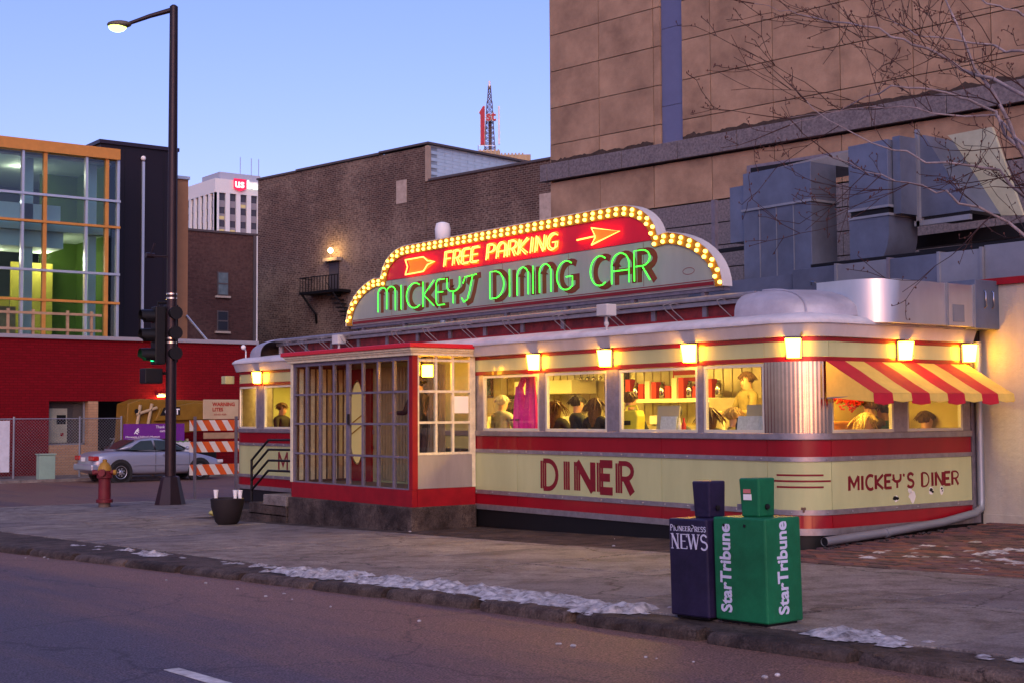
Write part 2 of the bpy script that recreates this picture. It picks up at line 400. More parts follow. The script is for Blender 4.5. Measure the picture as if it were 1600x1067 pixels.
# base of the diner's block and of the block across the side street
mb=MB(); gbox(mb,-20.4,-15,-5.6,60,-.3,-.065,1); gbox(mb,-15,40,-5.6,-.0,-.3,-.065,22); gbox(mb,-15,40,0,60,-.3,-.05,22)
tag(mb.build('block_base', concd), kind='structure')
far=gbox(MB(),-120,-36.6,-60,120,-.3,.0,6).build('pavement', conc); tag(far,kind='structure')
tag(gbox(MB(),-36.6,-36.42,-60,120,-.3,.012,1).build('kerb', conc),kind='structure')
# sidewalk slabs, each its own piece
sw=thing('sidewalk',(0,-3.4,g(0)),None,None); tag(sw,kind='structure')
rows=[(-5.32,-3.43),(-3.41,-1.51),(-1.49,.25)]
x=-20.35
cm=[conc, ground_mat('concrete_warm',(.175,.15,.145),(.25,.22,.21),(.55,.5,.5),1.3), ground_mat('concrete_dark',(.145,.125,.13),(.225,.20,.20),(.6,.56,.58),.8)]
while x<13:
    x1=x+1.62
    for r,(y0,y1) in enumerate(rows):
        if r==2 and x1>.1: continue
        if r==2 and x>-15.2 : m=concd  # same concrete as its neighbours; darker colour paints in shade along the diner front
        else: m=random.choice(cm)
        gbox(MB(),x,x1-.02,y0,y1-.004,-.06,random.uniform(-.003,.004)).build('slab', m, sw, bevel=.006)
    if x<-15.6:
        y=.26
        while y<20:
            gbox(MB(),x,x1-.012,y,y+1.6,-.06,random.uniform(-.003,.004)).build('slab', random.choice(cm), sw); y+=1.612
    x=x1
def yk(x): return -5.78-max(0.0,1-x)*.07
mb=MB(); n=60
vs=[]
for i in range(n+1):
    x=-20.4+38*i/n; vs+=[(x,yk(x)+.12,g(x)-.02),(x,-5.33,g(x)-.012),(x,-5.33,g(x)-.2),(x,yk(x)+.12,g(x)-.2)]
mb.add(vs,[[4*i+k,4*i+(k+1)%4,4*i+4+(k+1)%4,4*i+4+k] for i in range(n) for k in range(4)])
tag(mb.build('verge', concd), kind='structure')
kb=thing('kerb',(0,-5.9,g(0)-.14),None,None); tag(kb,kind='structure')
x=-20.4; ki=0
kmats=[ground_mat('kerb_stone_%s'%c,(.040*k,.029*k,.030*k),(.115*k,.085*k,.075*k),(.45,.40,.40),2.2,.9,1.0) for c,k in (('a',1.0),('b',1.25),('c',.8))]
while x<14:
    L=random.uniform(1.15,1.6) if x<3 else random.uniform(1.0,1.9); gap=random.uniform(.09,.14); n=18; mb=MB(); rows=[]
    top=random.uniform(-.012,.008); yo=random.uniform(-.015,.015); prof=[(.0,-.2),(.0,-.055),(.008,-.03),(.03,-.008),(.07,.0),(.115,.002),(.16,-.004),(.16,-.2)]
    for i in range(n+1):
        xx=x+(L-gap)*i/n; e_=min(i,n-i)/n; rd_=.02*max(0,1-e_*9)
        for k,(dy,dz) in enumerate(prof):
            nz=mnoise.noise((xx*5,k*.7,ki))*.014+mnoise.noise((xx*17,k*1.3,ki+3))*.009
            chip=.03*max(0,mnoise.noise((xx*2.1,ki*3.3,1))-.25) if k in (2,3,4) else 0
            vs_k=(xx+(.03*(dz+.2) if i==n else 0), yk(xx)+yo+dy+nz*(1 if 0<k<6 else 0)+chip+(rd_ if k<4 else 0), g(xx)+dz+(nz*.8+top-chip*.9-rd_*.5 if 0<k<7 else 0))
            rows.append(vs_k)
    m=len(prof)
    mb.add(rows,[[i*m+k,i*m+(k+1)%m,(i+1)*m+(k+1)%m,(i+1)*m+k] for i in range(n) for k in range(m)]+[list(range(m))[::-1],[n*m+k for k in range(m)]])
    mb.build('kerbstone', kmats[ki%3], kb, smooth=35)
    x+=L; ki+=1
random.seed(11)
# kerb along the side street
gbox(MB(),-20.6,-20.41,-6.1,60,-.3,.0,1).build('kerbstone', conc, kb)
# brick pavers beside the diner
pv=thing('brick_paving',(2,0,g(2,0)),None,None); tag(pv,kind='structure')
bmats=[mat('paver_%s'%n,c,.85,var=.2,vscale=14,bump=.3,bscale=60) for n,c in (('rust',(.17,.068,.052)),('brown',(.105,.055,.055)),('dark',(.055,.034,.038)),('plum',(.12,.06,.07)))]
cells=[]
yy=-1.47; row=0
while yy<3.38:
    xx=.12+(.105 if row%2 else 0)
    while xx<7:
        c=Vector((xx+.1,yy+.048,g(xx+.1,yy+.048)))
        d=c-CAMP; u=800+2146.5*d.dot(R2)/d.dot(FW)
        cells.append((d.length if u<1605 else 100+d.length, xx, yy)); xx+=.21
    yy+=.104; row+=1
cells.sort()
pm=[]
for m in bmats: pm.append(MB().box(-.097,.097,-.0445,.0445,-.05,.0).mesh('paver',m))
rest=MB()
for i,(d,xx,yy) in enumerate(cells):
    sx=(g(xx+.2,yy)-g(xx,yy))/.2; sy=(g(xx,yy+.1)-g(xx,yy))/.1
    if i<300:
        link('paver', random.choice(pm), pv, (xx+.1,yy+.048,g(xx+.1,yy+.048)+random.uniform(-.004,.004)), rot=(math.atan(sy),-math.atan(sx),random.uniform(-.01,.01)))
    else:
        rest.cur=random.randrange(4); gbox(rest,xx+.003,xx+.197,yy+.0035,yy+.0925,-.05,random.uniform(-.004,.004))
tag(rest.build('paver_field', bmats, pv), kind='stuff')
# snow left along the kerb and on the paving
def snow(name, x0,x1,y0,y1,step,fn,base,label):
    nx=int((x1-x0)/step); ny=int((y1-y0)/step); H={}
    for j in range(ny+1):
        for i in range(nx+1):
            xx=x0+i*step; yy=y0+j*step; H[i,j]=fn(xx,yy)
    mb=MB(); idx={}
    def vi(i,j):
        if (i,j) not in idx:
            xx=x0+i*step; yy=y0+j*step; idx[i,j]=len(mb.v); mb.v.append((xx,yy,g(xx,yy)+base+max(H[i,j],-.004)))
        return idx[i,j]
    for j in range(ny):
        for i in range(nx):
            if max(H[i,j],H[i+1,j],H[i,j+1],H[i+1,j+1])>0:
                mb.f.append([vi(i,j),vi(i+1,j),vi(i+1,j+1),vi(i,j+1)]); mb.mi.append(0)
    o=mb.build(name, snowm, smooth=80); return tag(o,label,'snow',kind='stuff')
def f1(x,y):
    n=mnoise.noise((x*.6,y*1.7,3.1))*.55+mnoise.noise((x*2.6,y*3.6,1))*.5+mnoise.noise((x*8,y*10,2))*.42+mnoise.noise((x*21,y*24,5))*.30
    c=-5.40 if x<2.9 else -5.22
    if x<0: c-=.035*(-x)
    k=.40-((y-c)/.34)**2*.8
    if -2.4<x<3.1: k+=.33
    if x>4.7: k+=.14
    if 3.0<x<4.6: k-=.42
    if x<-2.5: k-=.22+.06*(-2.5-x)
    if y<yk(x)+.05: return -.02
    return min(.07,(n+k-.40)*.085)
snow('kerb_snow',-9.5,9.5,-6.5,-4.8,.03,f1,-.004,'dirty trampled snow left along the kerb')
def f2(x,y):
    n=mnoise.noise((x*2.6,y*3.4,7))*.8+.7*mnoise.noise((x*9,y*11,2))+.35*mnoise.noise((x*24,y*24,2))
    k=-.85+(.45 if (-.7<y<.9 and 1.0<x<3.2) else 0)
    return min(.016,(n+k)*.05)
snow('paving_snow',.8,5,-1.4,2.4,.035,f2,.003,'thin melting snow patches on the brick paving')
mb=MB()
for i in range(26):
    x=random.uniform(-9,8); y=random.choice([random.uniform(-6.7,-6.3),random.uniform(-6.6,-6.35),random.uniform(-1.4,-.2)])
    if y>-2 and x>-.5: x=random.uniform(-12,-1)
    s=random.uniform(.008,.022); z=g(x)+(-.085 if y<-6 else .0)
    mb.ball((x,y,z+s*.4),(s*random.uniform(.8,1.6),s,s*.6),6,4)
tag(mb.build('ice_crumbs', snowm), 'small crumbs of dirty ice scattered in the gutter', 'ice', kind='stuff')
# ------------------------------------------------------------------ the dining car
DX0=-14.7; RAD=.5
def ppt(s, off):
    "point on the car's rounded plan outline; s runs along the front from the right corner (0), negative to the left"
    A=math.pi/2*RAD
    if s>=A: return (0+off, RAD+(s-A))
    if s>=0:
        t=s/RAD; return (-RAD+(RAD+off)*math.sin(t), RAD-(RAD+off)*math.cos(t))
    if s>=DX0+.5: return (s-.5, -off)
    s2=-(s-(DX0+.5))
    if s2<A:
        t=s2/RAD; return (DX0-(RAD+off)*math.sin(t), RAD-(RAD+off)*math.cos(t))
    return (DX0-RAD-off, RAD+(s2-A))
def sX(x): return x+.5           # s of a front X
def sY(y): return math.pi/2*RAD+(y-RAD)
S0=-(17.6+.0); S1=sY(3.2)
def samples(s0,s1,fine=.06):
    A=math.pi/2*RAD; L=[s0]; k=s0
    brk=[DX0+.5-A, DX0+.5, 0, A]
    pts=[s0,s1]+[b for b in brk if s0<b<s1]
    for a0,a1 in ((DX0+.5-A,DX0+.5),(0,A)):
        n=10
        for i in range(1,n):
            q=a0+(a1-a0)*i/n
            if s0<q<s1: pts.append(q)
    return sorted(pts)
def strip(mb,s0,s1,z0,z1,o0,o1,o1b=None):
    S=samples(s0,s1); n=len(S); o1b=o1 if o1b is None else o1b
    vs=[]
    for s in S:
        for (o,z) in ((o0,z0),(o1b,z0),(o1,z1),(o0,z1)): vs.append((*ppt(s,o),z))
    fs=[[4*i+k,4*i+(k+1)%4,4*(i+1)+(k+1)%4,4*(i+1)+k] for i in range(n-1) for k in range(4)]+[[3,2,1,0],[4*n-4,4*n-3,4*n-2,4*n-1]]
    return mb.add(vs,fs)
def flute(mb,s0,s1,z0,z1,o0,o1,pitch=.03,amp=.007):
    n=max(8,int((s1-s0)/pitch*4)); vs=[]
    for i in range(n+1):
        s=s0+(s1-s0)*i/n; o=o1+amp*abs(math.sin(math.pi*(s-s0)/pitch))
        for (oo,z) in ((o0,z0),(o,z0),(o,z1),(o0,z1)): vs.append((*ppt(s,oo),z))
    fs=[[4*i+k,4*i+(k+1)%4,4*(i+1)+(k+1)%4,4*(i+1)+k] for i in range(n) for k in range(4)]+[[3,2,1,0],[4*n,4*n+1,4*n+2,4*n+3]]
    return mb.add(vs,fs)
diner=thing('dining_car',(-7.5,0,-.3),'long cream and red dining car with rounded stainless steel corners','diner')
def dp(name,m,smooth=30,**k): 
    return lambda mb: mb.build(name,m,diner,smooth=smooth,**k)
# masonry base
def base():
    mb=MB(); S=samples(S0,S1)
    vs=[]
    for s in S:
        x,y=ppt(s,-.07); xi,yi=ppt(s,-.2); zb=g(x,0)-.15
        vs+= [(xi,yi,zb),(x,y,zb),(x,y,-.05),(xi,yi,-.05)]
    n=len(S)
    mb.add(vs,[[4*i+k,4*i+(k+1)%4,4*(i+1)+(k+1)%4,4*(i+1)+k] for i in range(n-1) for k in range(4)]+[[3,2,1,0],[4*n-4,4*n-3,4*n-2,4*n-1]])
    mb.build('masonry_base', stone, diner, smooth=30)
base()
strip(MB(),S0,S1,-.3,1.07,-.2,-.012).build('lower_wall_core', black, diner, smooth=30)
joints=[S0,-15.3,sX(-13.2),sX(-10.4),sX(-8.0),sX(-5.55),sX(-2.45),sX(-.615),sY(.43),S1]
for a,b in zip(joints[:-1],joints[1:]):
    a2,b2=a+.004,b-.004
    strip(MB(),a2,b2,.03,.187,-.012,.004,.012).build('lower_red_panel', redp, diner, smooth=30)
    strip(MB(),a2,b2,.248,.816,-.012,.004).build('cream_panel', cream, diner, smooth=30)
    strip(MB(),a2,b2,.87,1.07,-.012,.004).build('upper_red_panel', redp, diner, smooth=30)
for z0,z1,o in ((-.05,.03,.022),(.187,.248,.020),(.816,.87,.018)):
    strip(MB(),S0,S1,z0,z1,-.012,o).build('trim_rail', trimm, diner, smooth=30)
rv=MB().ball((0,0,0),.011,6,4).mesh('rivet',trimm)
for zc in (.217,.843):
    s=-14.9
    while s<S1:
        o=bpy.data.objects.new('rivet',rv); COL.objects.link(o); x,y=ppt(s,.02); o.location=(x,y,zc); o.parent=diner; o.matrix_parent_inverse=wmat(diner).inverted(); s+=.42
strip(MB(),S0,S1,1.07,1.15,-.12,.03).build('window_sill', trimm, diner, smooth=30, bevel=.008)
# windows: posts, frames, panes
wins=[(-15.02,-14.06),(-13.74,-12.55),(-12.3,-11.2),(-6.42,-5.03),(-4.88,-3.53),(-3.27,-1.78),(-1.67,-.65)]
spans=[(sX(a),sX(b)) for a,b in wins]+[(sY(.45),sY(1.62)),(sY(1.88),sY(3.04))]
spans[0]=(-14.62+.1,sX(-14.06))
posts=[(-15.4,spans[0][0]),(spans[0][1],spans[1][0]),(spans[1][1],spans[2][0]),(spans[2][1],spans[2][1]+.2),(sX(-6.62),spans[3][0]),(spans[3][1],spans[4][0]),(spans[4][1],spans[5][0]),(spans[5][1],spans[6][0]),(spans[6][1],spans[7][0]),(spans[7][1],spans[8][0]),(spans[8][1],S1)]
for i,(a,b) in enumerate(posts):
    big=(i==8)
    flute(MB(),a+.002,b-.002,1.15,2.0,-.06,.002 if not big else .006,pitch=.05 if big else .04,amp=.005 if big else .004).build('corner_post' if big else 'window_post', steel if big else trimm, diner, smooth=60)
strip(MB(),S0,-15.4,1.15,2.0,-.08,.0).build('end_wall', cream, diner, smooth=30)
fgold=mat('pale_window_frame',(.62,.60,.5),.4,.3,var=.1)
for a,b in spans:
    fr=MB(); t=.035
    strip(fr,a,b,1.152,1.152+t,-.05,.0); strip(fr,a,b,1.985-t,1.985,-.05,.0)
    strip(fr,a,a+t,1.152+t,1.985-t,-.05,-.001); strip(fr,b-t,b,1.152+t,1.985-t,-.05,-.001)
    w_=fr.build('window', fgold, diner)
    strip(MB(),a+t,b-t,1.152+t,1.985-t,-.032,-.026).build('pane', pane, w_)
# header: red line, cream panels, red line, fascia
strip(MB(),S0,S1,1.998,2.052,-.1,.012).build('red_header_strip', redp, diner, smooth=30)
uj=[S0,sX(-15.0),sX(-13.3),sX(-10.4),sX(-6.6),sX(-3.7),sX(-.64),sY(.42),sY(1.9),S1]
for a,b in zip(uj[:-1],uj[1:]):
    strip(MB(),a+.003,b-.003,2.056,2.232,-.1,.004).build('header_panel', cream, diner, smooth=30)
strip(MB(),S0,S1,2.236,2.285,-.1,.010).build('red_eave_strip', redp, diner, smooth=30)
strip(MB(),S0,S1,2.289,2.44,-.1,.13,.07).build('fascia', offwhite, diner, smooth=30)
# lower roof (slightly domed eave) and clerestory monitor
mb=MB(); S=samples(S0,S1); prof=[(.15,2.442),(.155,2.475),(.10,2.52),(-.05,2.565),(-.30,2.60),(-.62,2.635)]
S=[s for s in S]; vs=[(*ppt(s,o),z) for s in S for o,z in prof]; k=len(prof)
mb.add(vs,[[k*i+j,k*i+j+1,k*(i+1)+j+1,k*(i+1)+j] for i in range(len(S)-1) for j in range(k-1)])
eave=mb.build('eave_roof', mat('snow_dusted_roof',(.40,.38,.43),.6,col2=(.62,.60,.64),vscale=2.2,bump=.3,bscale=9), diner, smooth=60)
XL,XR=-14.1,-1.22
mb=MB()
mb.box(XL,XR,.62,2.6,2.55,2.9)
mb.build('clerestory_core', black, diner)
clr=mat('peeling_red_paint',(.06,.012,.018),.7,col2=(.24,.03,.035),vscale=5,bump=.3,bscale=18)
nb=13; stepx=(XR-XL)/nb
for i in range(nb):
    bx('clerestory_panel', clr, diner, XL+i*stepx+.05, XL+(i+1)*stepx-.05, .60,.63,2.655,2.80)
    bx('clerestory_post', darkst, diner, XL+i*stepx-.04, XL+i*stepx+.04, .575,.63,2.62,2.86)
bx('clerestory_sill', redp2, diner, XL,XR,.57,.63,2.60,2.655)
bx('gutter_rail', trimm, diner, XL-.1,XR+.03,.50,.56,2.795,2.85)
# upper barrel roof
def bz(y): 
    t=(y-1.6)/1.15; return 2.885+.075*math.sqrt(max(0,1-t*t))
ys_=[.45+2.3*i/24 for i in range(25)]
mb=MB(); vs=[(x,y,bz(y)) for x in (XL,XR) for y in ys_]; n=len(ys_)
mb.add(vs,[[i,i+1,n+i+1,n+i] for i in range(n-1)]); mb.build('barrel_roof', roofm, diner, smooth=60)
tubeedge=MB().tube([(XL-.1,.47,2.89),(XR+.02,.47,2.89)],.035,8); tubeedge.build('roof_edge', trimm, diner, smooth=True)
def dome(xa,sgn,ex):
    # rounded end of the monitor sweeping down to the eave
    mb=MB(); nu,nv=10,18; vs=[]
    for i in range(nu+1):
        t=i/nu; e=math.sin(t*math.pi/2); h=math.cos(t*math.pi/2)
        for j in range(nv+1):
            a=math.pi*j/nv; yy=1.6-math.cos(a)*(1.15+.35*e)*(1 if t<1 else 1)
            top=bz(max(.451,min(2.749,1.6-math.cos(a)*1.149))); z=2.56+(top-2.56)*(h**.7)
            vs.append((xa+sgn*ex*e*math.sin(a)**.45, yy, z))
    mb.add(vs,[[i*(nv+1)+j,i*(nv+1)+j+1,(i+1)*(nv+1)+j+1,(i+1)*(nv+1)+j] for i in range(nu) for j in range(nv)])
    # closing wall under the monitor end
    mb.build('roof_end_dome', roofm, diner, smooth=60)
    for a in (.18,.5,.82):
        P=[]
        for i in range(nu+1):
            t=i/nu; e=math.sin(t*math.pi/2); h=math.cos(t*math.pi/2); aa=math.pi*a
            top=bz(max(.451,min(2.749,1.6-math.cos(aa)*1.149))); P.append((xa+sgn*ex*e*math.sin(aa)**.45, 1.6-math.cos(aa)*(1.15+.35*e), 2.56+(top-2.56)*(h**.7)+.006))
        MB().tube(P,.016,6).build('roof_rib', roofm, diner, smooth=True)
dome(XR,1,1.27); dome(XL,-1,1.05)
bx('monitor_end_wall', roofm, diner, XR-.02,XR+.02,.52,2.68,2.56,2.92); bx('monitor_end_wall', roofm, diner, XL-.02,XL+.02,.52,2.68,2.56,2.92)
bx('rear_roof', roofm, diner, -14.9,-.3,2.2,3.3,2.5,2.6)
# awning-arm hooks along the rail, in pairs
def hook(x):
    MB().tube([(x,.50,2.84),(x-.03,.42,2.86),(x-.06,.37,2.84),(x-.04,.40,2.77),(x+.02,.49,2.67),(x+.05,.55,2.61)],.0065,6).build('awning_hook', trimm, diner, smooth=True)
for xc in [-13.6,-13.0,-12.2,-11.35,-9.6,-8.6,-7.5,-6.35,-5.1,-3.9,-2.72,-1.72]:
    hook(xc); 
    if xc<-2: hook(xc+.13)
# junction boxes on the roof edge
for x,y in ((-3.45,-.06),(-11.55,.42)):
    bx('junction_box', offwhite, diner, x-.11,x+.11,y-.09,y+.09,2.72,2.88,bevel=.01)
    MB().lathe([(.02,2.5),(.02,2.58),(.035,2.6),(.035,2.63),(.02,2.65),(.02,2.72)],(x,y,0),8).build('pipe_stub', offwhite, diner, smooth=True)
# front lettering
fF=lambda u,v,d:(u,-.004-d,v); fS=lambda u,v,d:(.004+d,u,v)
def panel_text(a,b,h,z0,word):
    return [(c,x0,x1) for c,x0,x1 in word]
letters([('D',-4.93,-4.62),('I',-4.5,-4.3),('n',-4.17,-3.83),('E',-3.68,-3.42),('R',-3.29,-3.02)],.40,.325,fF,.11,.0,'painted_letter',maroon,diner,tri=True)
letters([('m',-13.1,-12.76)],.36,.345,fF,.05,.0,'painted_letter',maroon,diner,tri=True)
W='MICKEY'; u=.74; spec=[]
for c,wd in zip("MICKEY'S DINER",[.17,.06,.14,.14,.12,.14,.05,.12,.09,.14,.06,.14,.12,.13]):
    if c!=' ': spec.append(({'N':'n','M':'m'}.get(c,c),u,u+wd))
    u+=wd+.042
letters(spec,.17,.46,fS,.036,.0,'painted_letter',maroon,diner,tri=True)
for z,a,b in ((.655,.03,.60),(.585,-.03,.70),(.515,.03,.60)):
    strip(MB(),a,b,z-.011,z+.011,.002,.0065).build('painted_line', maroon, diner, smooth=30)
# paint chips on the side panel
mb=MB()
for (y,z,ry,rz) in ((1.62,.33,.07,.05),(1.95,.34,.085,.10),(2.33,.40,.06,.07),(2.55,.40,.05,.075),(1.9,.42,.05,.05)):
    mb.prism([(y+ry*(.75+.35*mnoise.noise((y*9,k,1)))*math.cos(k*.52),z+rz*(.75+.4*mnoise.noise((y*7,k,4)))*math.sin(k*.52)) for k in range(12)],fS,.0,.0015)
mb.build('filler_patch', mat('white_filler',(.66,.65,.6),.8,var=.1), diner)
mb=MB()
for (y,z,r) in ((1.60,.335,.035),(1.65,.33,.025),(2.33,.41,.03),(2.36,.385,.02),(2.55,.42,.018),(2.56,.39,.012)):
    mb.prism([(y+r*1.2*math.cos(k*.7)*(1+.3*math.sin(k*3)),z+r*.8*math.sin(k*.7)) for k in range(9)],fS,.0016,.003)
mb.build('rust_chip', black, diner)
# outlet box on the left end, security camera
bx('outlet_box', cream, diner, -15.46,-15.26,-.1,.1,2.06,2.22,bevel=.01)
MB().tube([(-15.05,.25,2.55),(-15.05,.25,2.72),(-15.0,.2,2.78)],.015,6).build('camera_stalk', whitep, diner, smooth=True)
MB().ball((-15.0,.17,2.8),.05,10,7).build('security_camera', whitep, diner, smooth=True)
# interior shell
yint=mat('interior_cream',(.46,.36,.13),.5,var=.1); fl=mat('interior_floor',(.16,.10,.07),.5)
yst=mat('interior_steel',(.50,.44,.30),.3,.6,var=.1,vscale=5)
bx('floor', fl, diner, -14.9,-.15,.1,3.15,.22,.28)
bx('ceiling', yint, diner, -14.9,-.1,.06,3.15,2.30,2.34)
mb=MB(); mb.box(-15.1,-.05,3.1,3.2,.2,2.5); bw=mb.build('rear_wall', yint, diner)
flm=MB()
for i in range(60):
    x=-13.5+i*.2
    flm.box(x,x+.17,3.085,3.099,1.25,2.25)
flm.build('steel_lining', yst, diner)
bx('partition', mat('dark_wood_panel',(.18,.09,.04),.5,var=.25,vscale=6), diner, -12.3,-12.22,.9,3.1,.28,2.3)
bx('end_partition', yint, diner, -1.35,-1.28,1.9,3.1,.28,2.3)
# ceiling light strips near the windows and over the counter
lampm=emis('lit_tube',(1.0,.82,.42),1.6)
for x in (-13.6,-11.0,-8.6,-6.2,-4.3,-2.4,-.9):
    t=thing('ceiling_tube_lamp',(x,1.0,2.29),'lit tube lamp on the ceiling inside the dining car','lamp','tube lamps inside the dining car')
    bx('housing', whitep, t, x-.6,x+.6,.9,1.1,2.262,2.298)
    bx('tube', lampm, t, x-.56,x+.56,.93,1.07,2.235,2.26)
    ld=bpy.data.lights.new('tube_light','AREA'); ld.shape='RECTANGLE'; ld.size=1.1; ld.size_y=.5; ld.energy=40; ld.color=(1.0,.60,.10)
    lo=bpy.data.objects.new('tube_light',ld); COL.objects.link(lo); lo.location=(x,1.3,2.22); lo.parent=t; lo.matrix_parent_inverse=wmat(t).inverted()
# ------------------------------------------------------------------ roof sign
SY=.62; SCX=-6.74
def outline(inset=0.0, n=10):
    "half outline of the sign, right side then mirrored; (u from centre, z)"
    k=inset
    right=[(4.85-k,3.05+ (0 if k==0 else k*.0))]
    right+=arc(3.55,3.05,1.30-k,.83-k,0,78,n)[1:]
    right+=[(3.62-k*.6,3.84-k)]
    right+=arc(2.78,3.80,.84-k,.55-k,8,90,n)
    left=[(-u,z) for u,z in right[::-1]]
    return right+left
sign=thing('roof_sign',(SCX,SY,2.95),'illuminated stepped roof sign with bulb border and neon lettering on dining car','sign')
fG=lambda u,v,d:(u,SY-d,v)
fGc=lambda u,v,d:(SCX+u,SY-d,v)
sgw=mat('sign_white_enamel',(.27,.31,.29),.45,var=.12,vscale=1.8,streak=True)
sred=mat('sign_red_enamel',(.6,.004,.03),.4,var=.08)
gold=mat('gold_band',(.34,.16,.004),.4,var=.1,vscale=12)
MB().prism(outline(0),fGc,-.14,-.03).build('sign_cabinet', offwhite, sign)
# rim
o0,o1=outline(0),outline(.155)
mb=MB(); n=len(o0)
vs=[fGc(u,v,d) for d in (-.03,.012) for u,v in o0]+[fGc(u,v,d) for d in (-.03,.012) for u,v in o1]
fs=[]
for i in range(n-1):
    fs+= [[n+i,n+i+1,3*n+i+1,3*n+i],[i,i+1,n+i+1,n+i],[2*n+i,3*n+i,3*n+i+1,2*n+i+1]]
mb.add(vs,fs); mb.build('bulb_band', gold, sign)
mb=MB()
e0=outline(-.012); vs=[fGc(u,v,d) for d in (-.145,.035) for u,v in o0]+[fGc(u,v,d) for d in (-.145,.035) for u,v in e0]
fs=[]
for i in range(n-1): fs+=[[i,i+1,n+i+1,n+i],[2*n+i,3*n+i,3*n+i+1,2*n+i+1],[n+i,n+i+1,3*n+i+1,3*n+i],[i,2*n+i,2*n+i+1,i+1]]
mb.add(vs,fs); mb.build('sign_rim', offwhite, sign)
# face: upper red field, lower white field
zb=3.79
up=[(u,z) for u,z in o1 if z>=zb-.001]; low=[(u,z) for u,z in o1 if z<zb]
upr=[p for p in up]; lo_r=[p for p in low if p[0]>0]; lo_l=[p for p in low if p[0]<0]
ux=max(u for u,z in up)
MB().prism([(ux,zb+.006)]+[p for p in up if p[1]>zb+.01]+[(-ux,zb+.006)],fGc,-.029,-.006).build('red_field', sred, sign)
lowpoly=[(4.68,3.07)]+lo_r[1:]+[(ux+.1,zb-.004),(-ux-.1,zb-.004)]+lo_l[:-1]+[(-4.68,3.07)]
MB().prism(lowpoly,fGc,-.029,-.008).build('white_field', sgw, sign)
for z0,z1 in ((3.075,3.125),(3.140,3.152)):
    MB().prism([(-4.66,z0),(4.66,z0),(4.655,z1),(-4.655,z1)],fGc,-.008,-.005).build('painted_stripe', maroon, sign)
for u in (-3.3,-1.65,0,1.65,3.3):
    MB().prism([(u-.004,3.16),(u+.004,3.16),(u+.004,3.78),(u-.004,3.78)],fGc,-.008,-.0068).build('panel_joint', maroon, sign)
# bulbs
bulbm=emis('lit_bulb',(1.0,.55,.08),2.4)
bme=MB().ball((0,0,0),(.027,.032,.027),8,6).mesh('bulb',bulbm,True)
def walk(pl,step,phase):
    out=[]; d=phase
    for a,b in zip(pl[:-1],pl[1:]):
        a=Vector(a);b=Vector(b);L=(b-a).length
        while d<=L: out.append(a+(b-a)*(d/L)); d+=step
        d-=L
    return out
for ins,ph in ((.042,.05),(.112,.135)):
    for p in walk(outline(ins),.172,ph):
        link('bulb', bme, sign, fGc(p.x,p.y,.03))
# maroon letters with green tube
spec=[('M',-10.36,-9.78),('I',-9.66,-9.52),('C',-9.42,-8.98),('K',-8.9,-8.56),('E',-8.49,-8.24),('Y',-8.17,-7.80),('Z',-7.74,-7.36),('D',-6.95,-6.58),('I',-6.49,-6.37),('N',-6.23,-5.95),('I',-5.89,-5.77),('N',-5.67,-5.39),('G',-5.25,-4.88),('C',-4.47,-4.12),('A',-4.0,-3.63),('R',-3.52,-3.2)]
# thin metal letter faces stand a little proud of the field
letters(spec,.43,3.225,lambda u,v,d:(u,SY+.008-d,v),.095,.0,'sign_letter',maroon,sign)
greenm=emis('green_neon',(.05,1.0,.04),1.0)
neon(spec,.43,3.225,fG,.05,.0095,'green_neon_tube',greenm,sign,du=-.05,dz=.012)
# FREE PARKING in amber-red tube, slanted
amber=emis('amber_neon',(1.0,.12,.02),5.0)
sp2=[]; u=-8.33
for c in 'FREE': sp2.append((c,u,u+.19)); u+=.255
u=-7.12
for c,wd in zip('PARKING',[.19,.21,.19,.2,.06,.2,.21]): sp2.append((c if c!='N' else 'n',u,u+wd)); u+=wd+.085
letters(sp2,.25,3.87,lambda u,v,d:(u,SY+.006-d,v),.06,.0,'sign_letter',mat('sign_yellow',(.7,.32,.03),.5),sign,slant=.18)
neon(sp2,.25,3.87,fG,.04,.011,'amber_neon_tube',amber,sign,slant=.18)
neon(sp2,.21,3.89,fG,.035,.008,'amber_neon_tube',amber,sign,slant=.18,du=.045,dz=.0)
# arrow: feathered tail on the left, head on the right
MB().tube([fG(u,v,.04) for u,v in ((-9.52,4.10),(-8.95,4.10),(-8.82,4.02),(-8.60,3.99),(-8.82,3.955),(-8.95,3.85),(-9.52,3.84),(-9.45,3.97),(-9.52,4.10))],.012,6).build('arrow_tail_neon', amber, sign, smooth=True)
MB().tube([fG(u,v,.04) for u,v in ((-4.83,3.955),(-4.42,3.97),(-4.5,4.10),(-3.88,3.985),(-4.5,3.85),(-4.42,3.95))],.012,6).build('arrow_head_neon', amber, sign, smooth=True)
MB().prism([(-9.5,4.09),(-8.95,4.09),(-8.62,3.985),(-8.95,3.86),(-9.5,3.85),(-9.43,3.97)],lambda u,v,d:(u,SY-d,v),-.006,.0).build('arrow_tail_face', MATS['sign_yellow'], sign)
MB().prism([(-4.49,4.08),(-3.92,3.985),(-4.49,3.87)],lambda u,v,d:(u,SY-d,v),-.006,.0).build('arrow_head_face', MATS['sign_yellow'], sign)
# maker's oval
mb=MB(); ribbon(mb,arc(-2.55,3.30,.11,.045,0,360,20),.007,lambda u,v,d:(u,SY+.008-d,v),0,.002); mb.build('maker_oval', maroon, sign)
fontmesh('maker_name','SIGN',.04,maroon,sign,frame_mtx((-2.60,SY+.005,3.287),(1,0,0),(0,0,1)),ext=.001) if False else None
